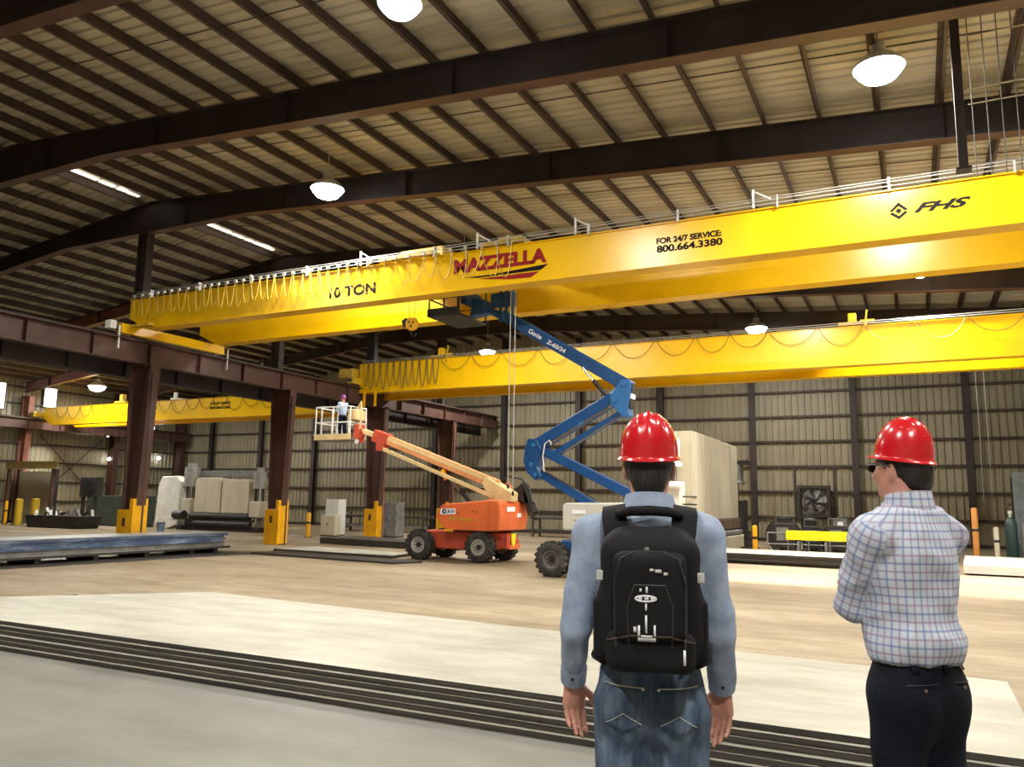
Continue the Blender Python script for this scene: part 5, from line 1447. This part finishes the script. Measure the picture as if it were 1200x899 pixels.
def shoes(parent, fx=.112):
    for s in (-1, 1):
        f_ = clip(blend([(rcone((s * fx, -.045, .055), (s * (fx + .008), .10, .045), .052, .046), 0), (ellip((s * (fx + .012), .16, .04), (.048, .075, .040)), .04), (rcone((s * fx, -.02, .06), (s * fx, -.015, .13), .052, .048), .03)]), (0, 0, .001), (0, 0, -1))
        sdf_mesh('shoe', f_, (s * fx - .12, -.14, -.02), (s * fx + .12, .28, .22), .009, SHOE, parent)
shoes(m1)

# ------------------------------------------------------------------ backpack (worn by the man, a thing of its own)
bpk = thing('backpack', 'black backpack with white markings worn by the man in jeans', 'backpack', (-0.805, 2.62, STAND + 1.06), rz=math.radians(17))
def pz(fn): return lambda p: fn(p + np.array([0, 0, 1.06], np.float32))
main = pz(blend([(rbox((0, -.195, 1.305), (.150, .080, .195), .060), 0), (rbox((0, -.185, 1.235), (.160, .070, .105), .055), .04), (rbox((0, -.17, 1.46), (.120, .05, .06), .045), .05)]))
sdf_mesh('main_compartment', main, (-.22, -.36, -.04), (.22, -.06, .54), .009, PACK, bpk, wrinkle=.003, wscale=(9, 9, 9), seed=2)
pk = pz(blend([(rbox((0, -.285, 1.325), (.108, .038, .130), .034), 0)]))
po = sdf_mesh('front_pocket', pk, (-.18, -.38, .05), (.18, -.20, .46), .008, PACK, bpk, wrinkle=.002, wscale=(9, 9, 9))
lowp = pz(blend([(rbox((0, -.262, 1.165), (.132, .040, .062), .036), 0)]))
sdf_mesh('lower_pocket', lowp, (-.20, -.36, -.04), (.20, -.18, .22), .008, PACK, bpk, wrinkle=.002, wscale=(9, 9, 9), seed=5)
for s in (-1, 1):
    sp_ = pz(blend([(rbox((s * .150, -.19, 1.22), (.022, .055, .095), .02), 0)]))
    sdf_mesh('side_pocket', sp_, (s * .150 - .05, -.28, .02), (s * .150 + .05, -.10, .30), .008, PACK, bpk)
    b = MB(); b.box(s * .150 - .010, s * .150 + .010, -.262, -.258, .305, .335); local_mb(b, 'side_tag', STITCH, bpk, smooth=False, bevel=.003)
    # shoulder strap: wide ribbon from the pack over the shoulder to the front and back under the arm
    P = [(s * .095, -.165, .395), (s * .105, -.150, .445), (s * .112, -.118, .498), (s * .114, -.060, .522), (s * .112, .010, .512), (s * .112, .080, .455), (s * .118, .128, .36), (s * .135, .130, .24), (s * .165, .08, .14), (s * .178, -.02, .09), (s * .165, -.14, .08)]
    wd = [.075, .078, .078, .074, .070, .066, .060, .050, .034, .026, .026]
    b = MB()
    for k, p in enumerate(P):
        a = Vector(P[max(0, k - 1)]); c_ = Vector(P[min(len(P) - 1, k + 1)]); d = (c_ - a).normalized()
        cen = Vector((0, 0, p[2])); out = Vector((p[0] * .35, p[1] + .02, 0 if k > 6 else .25)).normalized()
        acr = d.cross(out).normalized(); nr = acr.cross(d).normalized()
        for u_, v_ in ((-.5, -.008), (.5, -.008), (.5, .008), (-.5, .008)): b.v.append(tuple(Vector(p) + acr * (u_ * wd[k]) + nr * v_))
    for k in range(len(P) - 1):
        for i in range(4):
            j = (i + 1) % 4; b.f.append((k * 4 + i, k * 4 + j, k * 4 + 4 + j, k * 4 + 4 + i))
    b.f += [(3, 2, 1, 0), tuple(len(P) * 4 - 4 + i for i in range(4))]
    local_mb(b, 'shoulder_strap', PACK, bpk)
# haul bar between the straps
b = MB(); b.tube([(-.105, -.140, .500), (-.06, -.150, .512), (0, -.154, .515), (.06, -.150, .512), (.105, -.140, .500)], [.012, .016, .017, .016, .012], 10); local_mb(b, 'haul_handle', PACK, bpk)
allp = lambda p: np.minimum(np.minimum(main(p), pk(p)), lowp(p))
seam(allp, [(-.100, .12), (-.104, .30), (-.085, .375), (-.04, .395), (.04, .395), (.085, .375), (.104, .30), (.100, .12)], .0035, 'zipper', PACK2, bpk)
seam(allp, [(-.128, .135), (-.06, .155), (.06, .155), (.128, .135)], .003, 'zipper', mat('zip_brown', (.05, .03, .02), .6, var=.1), bpk)
seam(allp, [(-.062, .12), (-.066, .24), (-.045, .30), (.045, .30), (.066, .24), (.062, .12)], .0025, 'pocket_piping', PACK2, bpk)
WHM = mat('reflective_white', (0.72, 0.74, 0.78), 0.45, var=0.05)
def pmark(x0, x1, z0, z1, name='white_mark', m=WHM): return patch(allp, x0, x1, z0, z1, name, m, bpk, off=.004, nx=3, nz=2)
ov = [(-.012 + .030 * math.cos(t), .262 + .008 * math.sin(t)) for t in [2 * math.pi * i / 16 for i in range(17)]]
seam(allp, ov, .003, 'oval_badge', WHM, bpk, off=.004, step=1)
pmark(-.034, -.022, .258, .266); pmark(-.016, -.004, .258, .266); pmark(.002, .012, .258, .266)
pmark(-.0145, -.0085, .165, .215, 'puller_cord'); pmark(-.014, -.009, .228, .248, 'puller_cord')
pmark(-.036, -.029, .142, .186); pmark(.010, .016, .142, .188); pmark(-.036, .016, .140, .150); pmark(-.026, .006, .152, .158); pmark(-.048, -.040, .166, .182)
pmark(-.030, -.024, .282, .290); pmark(-.012, -.006, .278, .296)
pmark(.000, .012, .340, .348, 'strap_tip', STITCH); pmark(.016, .034, .336, .346, 'strap_tip', STITCH); pmark(.040, .052, .330, .338, 'strap_tip', STITCH)
pmark(.094, .101, .075, .118, 'zip_pull')
b = MB(); b.lathe((-.008, surface_y(allp, -.008, .40) - .004, .400), (0, -1, 0), [(.008, -.003), (.008, .002), (.004, .003), (0, .003)], 12); local_mb(b, 'rivet', GREY, bpk)
b = MB(); b.bar((.020, -.205, .432), (.050, -.205, .420), .008, .009); local_mb(b, 'strap_tip', STITCH, bpk, smooth=False)
# hip belt wings
for s in (-1, 1):
    b = MB(); b.tube([(s * .14, -.16, .06), (s * .172, -.08, .055), (s * .176, .0, .05)], [.022, .018, .012], 8); local_mb(b, 'hip_wing', PACK, bpk)

# ================================================================== man with folded arms
m2 = thing('person', 'man with folded arms in a checked shirt, dark trousers and red hard hat', 'person', (-0.035, 3.28, STAND), rz=math.radians(48))
HY = math.radians(9)
hd2, hp2 = head_items(.008, .022, 1.735, HY)
lS, rS = (-.172, 0, 1.492), (.172, 0, 1.492)
lE, rE = (-.150, .130, 1.245), (.185, .135, 1.235)
lW, rW = (-.005, .240, 1.235), (-.025, .255, 1.290)
sk2 = hd2 + [(rcone((0, -.020, 1.54), (-.005, .015, 1.67), .064, .062), .03), (ellip((0, 0, 1.37), (.155, .10, .19)), .05), (ellip((0, .01, 1.10), (.15, .11, .2)), .05), (rcone((-.15, 0, 1.50), (.15, 0, 1.50), .045, .045), .04)]
for S, E_, W_ in ((lS, lE, lW), (rS, rE, rW)): sk2 += [(rcone(S, E_, .050, .038), .03), (rcone(E_, W_, .038, .028), .015)]
sk2 += legs(0, -.012)
for s in (-1, 1): sk2 += [(rcone((s * .112, -.03, .05), (s * .125, .13, .03), .032, .024), .03)]
sk2 += hand_items(lW, (.95, -.22, .05), (0, -1, 0), (0, 0, 1), curl=(10, 20, 20))
sk2 += hand_items(rW, (-.90, -.30, .12), (0, -1, -.1), (0, 0, 1), curl=(14, 28, 26))
sdf_mesh('body', blend(sk2), (-.36, -.24, -.01), (.36, .36, 1.88), .0066, SKIN, m2)
def clip_yaw(fn, d, pt):
    c, s = math.cos(HY), math.sin(HY); return clip(fn, pt, (d[0] * c - d[1] * s, d[0] * s + d[1] * c, d[2]))
hr2 = blend([(ellip(hp2(0, -.018, .018), (.0825, .096, .095), HY), 0), (ellip(hp2(0, -.070, -.045), (.056, .036, .05), HY), .03)])
hr2 = clip(clip_yaw(hr2, (0, 1, .50), hp2(0, .018, -.01)), hp2(0, 0, -.075), (0, 0, -1))
hr2 = clip_yaw(hr2, (0, -.16, 1), hp2(0, 0, .045))
sdf_mesh('hair', hr2, (-.14, -.12, 1.62), (.12, .18, 1.88), .006, HAIR, m2, wrinkle=.0015, wscale=(60, 60, 20))
hard_hat(m2, hp2(0, -.012, .048), HY, math.radians(9), rx=.094, ry=.106)
for s in (-1, 1):
    b = MB(); b.lathe(hp2(s * .031, .070, .010), (-math.sin(HY), math.cos(HY), 0), [(0, -.012), (.010, -.008), (.012, 0), (.010, .006), (0, .0085)], 12); local_mb(b, 'eye', EYEW, m2)
# sunglasses
gl = MB()
for s in (-1, 1):
    q = [hp2(s * .034 + .024 * math.cos(t) * 1.05, .098, .008 + .018 * math.sin(t)) for t in [2 * math.pi * i / 16 for i in range(16)]]
    q2 = [hp2(s * .034 + .024 * math.cos(t) * 1.05, .094, .008 + .018 * math.sin(t)) for t in [2 * math.pi * i / 16 for i in range(16)]]
    gl.add(q + q2, [tuple(range(16)), tuple(range(31, 15, -1))] + [(i, (i + 1) % 16, 16 + (i + 1) % 16, 16 + i) for i in range(16)])
    gl.tube([hp2(s * .060, .094, .016), hp2(s * .078, .070, .018), hp2(s * .085, .0, .016), hp2(s * .086, -.02, .004)], .0032, 6)
gl.tube([hp2(-.012, .098, .014), hp2(0, .104, .017), hp2(.012, .098, .014)], .0025, 6)
local_mb(gl, 'sunglasses', BLACK, m2)
PLAID = plaid_material()
trunk2 = [(ellip((0, 0, 1.36), (.176, .132, .215)), 0), (ellip((0, .008, 1.15), (.163, .136, .22)), .06), (ellip((0, -.006, 1.12), (.160, .134, .075)), .06), (ellip((0, -.035, 1.45), (.150, .080, .11)), .05),
          (rcone((-.06, -.02, 1.565), (-.166, 0, 1.498), .054, .066), .04), (rcone((.06, -.02, 1.565), (.166, 0, 1.498), .054, .066), .04)]
torso2 = clip(clip(blend(trunk2 + [(rcone((0, -.022, 1.50), (0, -.012, 1.60), .088, .080), .04)]), (0, 0, 1.065), (0, 0, -1)), (0, -.01, 1.598), (0, -.15, 1))
slL = sleeve(lS, lE, lW, .072, .060, .042, .90); slR = sleeve(rS, rE, rW, .072, .060, .042, .90)
shirt2 = blend([(torso2, 0), (slL, .03), (slR, .03)])
def plaid_uv(v):
    v32 = v.astype(np.float32)
    dt = torso2(v32)
    uv = np.stack([np.arctan2(v[:, 0], -v[:, 1]) * .175, v[:, 2], np.zeros(len(v))], 1)
    for S, E_, W_, fn in ((lS, lE, lW, slL), (rS, rE, rW, slR)):
        da = fn(v32); use = da < dt - .006
        S, E_, W_ = [np.array(q) for q in (S, E_, W_)]
        def along(p, a, b):
            d = (b - a) / np.linalg.norm(b - a); t = (p - a) @ d; o = p - a - t[:, None] * d
            r_ = np.cross(d, [0.3, 0.2, 1.0]); r_ /= np.linalg.norm(r_); s_ = np.cross(d, r_)
            return t, np.arctan2(o @ r_, o @ s_) * .062, np.linalg.norm(p - a - np.clip(t, 0, np.linalg.norm(b - a))[:, None] * d, axis=1)
        t1, a1, d1 = along(v, S, E_); t2, a2, d2 = along(v, E_, W_)
        up = d1 <= d2
        uu = np.where(up, a1, a2); vv = np.where(up, t1, t2 + np.linalg.norm(E_ - S))
        uv[use, 0] = uu[use]; uv[use, 1] = vv[use]
    return uv
sh2 = sdf_mesh('shirt', shirt2, (-.36, -.24, 1.02), (.36, .36, 1.68), .0075, PLAID, m2, wrinkle=.013, wscale=(7, 7, 6), seed=11.7, uvfn=plaid_uv)
tag(sh2, 'white shirt with blue and violet check')
cl = ring_part('collar', PLAID, m2, (-.002, -.012), .094, .090, 1.560, 1.648, .078, .076, .008, tilt=.14)
at_ = cl.data.attributes.new('cloth', 'FLOAT_VECTOR', 'POINT')
for i, v in enumerate(cl.data.vertices): at_.data[i].vector = (math.atan2(v.co.x, -v.co.y) * .08, v.co.z, 0)
tr2 = [(ellip((0, .004, 1.00), (.158, .122, .20)), 0), (ellip((-.070, -.048, .93), (.082, .062, .11)), .06), (ellip((.070, -.048, .93), (.082, .062, .11)), .06)] + [(g, .06) for g, k in legs(0, .012)]
pants2 = clip(clip(blend(tr2), (0, 0, 1.092), (0, 0, 1)), (0, 0, .06), (0, 0, -1))
t2_ = sdf_mesh('trousers', pants2, (-.30, -.24, .04), (.30, .24, 1.12), .0085, NAVYT, m2, wrinkle=.004, wscale=(7, 7, 6), seed=4.4)
ring_part('belt', LEATH, m2, (0, .004), .160, .126, 1.055, 1.094, .157, .123, .010)
for s in (-1, 1):
    seam(pants2, [(s * .035, 1.005), (s * .145, 1.000)], .0018, 'pocket_welt', PACK2, t2_, off=.004)
    b = MB(); b.lathe((s * .09, surface_y(pants2, s * .09, .985) - .004, .985), (0, -1, 0), [(.006, -.003), (.006, .001), (0, .002)], 10); local_mb(b, 'pocket_button', MBR, t2_)
for x in (-.11, 0, .11): patch(pants2, x - .009, x + .009, 1.040, 1.085, 'belt_loop', NAVYT, t2_, off=.014, nx=1, nz=3)
shoes(m2)

# ================================================================== worker in the orange lift's basket
m3 = thing('person', 'worker in a pale blue shirt and violet helmet standing in the raised basket', 'person', (-19.72, 24.38, 4.34), rz=math.radians(75))
hd3, hp3 = head_items(0, .03, 1.56, 0)
aS = [((-.17, 0, 1.36), (-.22, .10, 1.10), (-.14, .30, 1.08)), ((.17, 0, 1.36), (.22, .10, 1.10), (.14, .30, 1.08))]
s3 = hd3 + [(rcone((0, -.02, 1.38), (0, 0, 1.50), .058, .055), .03), (ellip((0, 0, 1.2), (.14, .09, .2)), .05), (ellip((0, 0, .95), (.13, .09, .18)), .05)]
for S, E_, W_ in aS: s3 += [(rcone(S, E_, .045, .035), .03), (rcone(E_, W_, .035, .026), .02)] + hand_items(W_, (0, 1, -.2), (0, -.2, -1), (-W_[0], .2, 0), curl=(25, 40, 30))
s3 += legs(0, -.014, hipz=.82, kn=.44, an=.08)
sdf_mesh('body', blend(s3), (-.32, -.2, 0), (.32, .5, 1.70), .012, SKIN, m3)
sh3 = blend([(clip(clip(blend([(ellip((0, 0, 1.20), (.165, .115, .20)), 0), (ellip((0, 0, 1.0), (.155, .115, .2)), .05), (rcone((-.16, 0, 1.37), (.16, 0, 1.37), .06, .06), .05)]), (0, 0, .90), (0, 0, -1)), (0, 0, 1.44), (0, 0, 1)), 0)] + [(sleeve(S, E_, W_, .062, .048, .038, .9), .03) for S, E_, W_ in aS])
sdf_mesh('shirt', sh3, (-.34, -.22, .86), (.34, .42, 1.50), .015, mat('pale_blue_shirt', (.35, .45, .60), .75, var=.1), m3, wrinkle=.006)
p3_ = clip(blend([(ellip((0, 0, .87), (.16, .12, .13)), 0)] + [(g, .05) for g, k in legs(0, .008, hipz=.82, kn=.44, an=.08)]), (0, 0, .93), (0, 0, 1))
sdf_mesh('trousers', p3_, (-.26, -.2, .02), (.26, .2, .96), .016, NAVYT, m3)
h3 = hard_hat(m3, (0, .02, 1.60), 0, math.radians(5)); h3.data.materials.clear(); h3.data.materials.append(mat('helmet_violet', (.22, .04, .22), .3, var=.05)); h3['label'] = 'violet helmet'
shoes(m3)
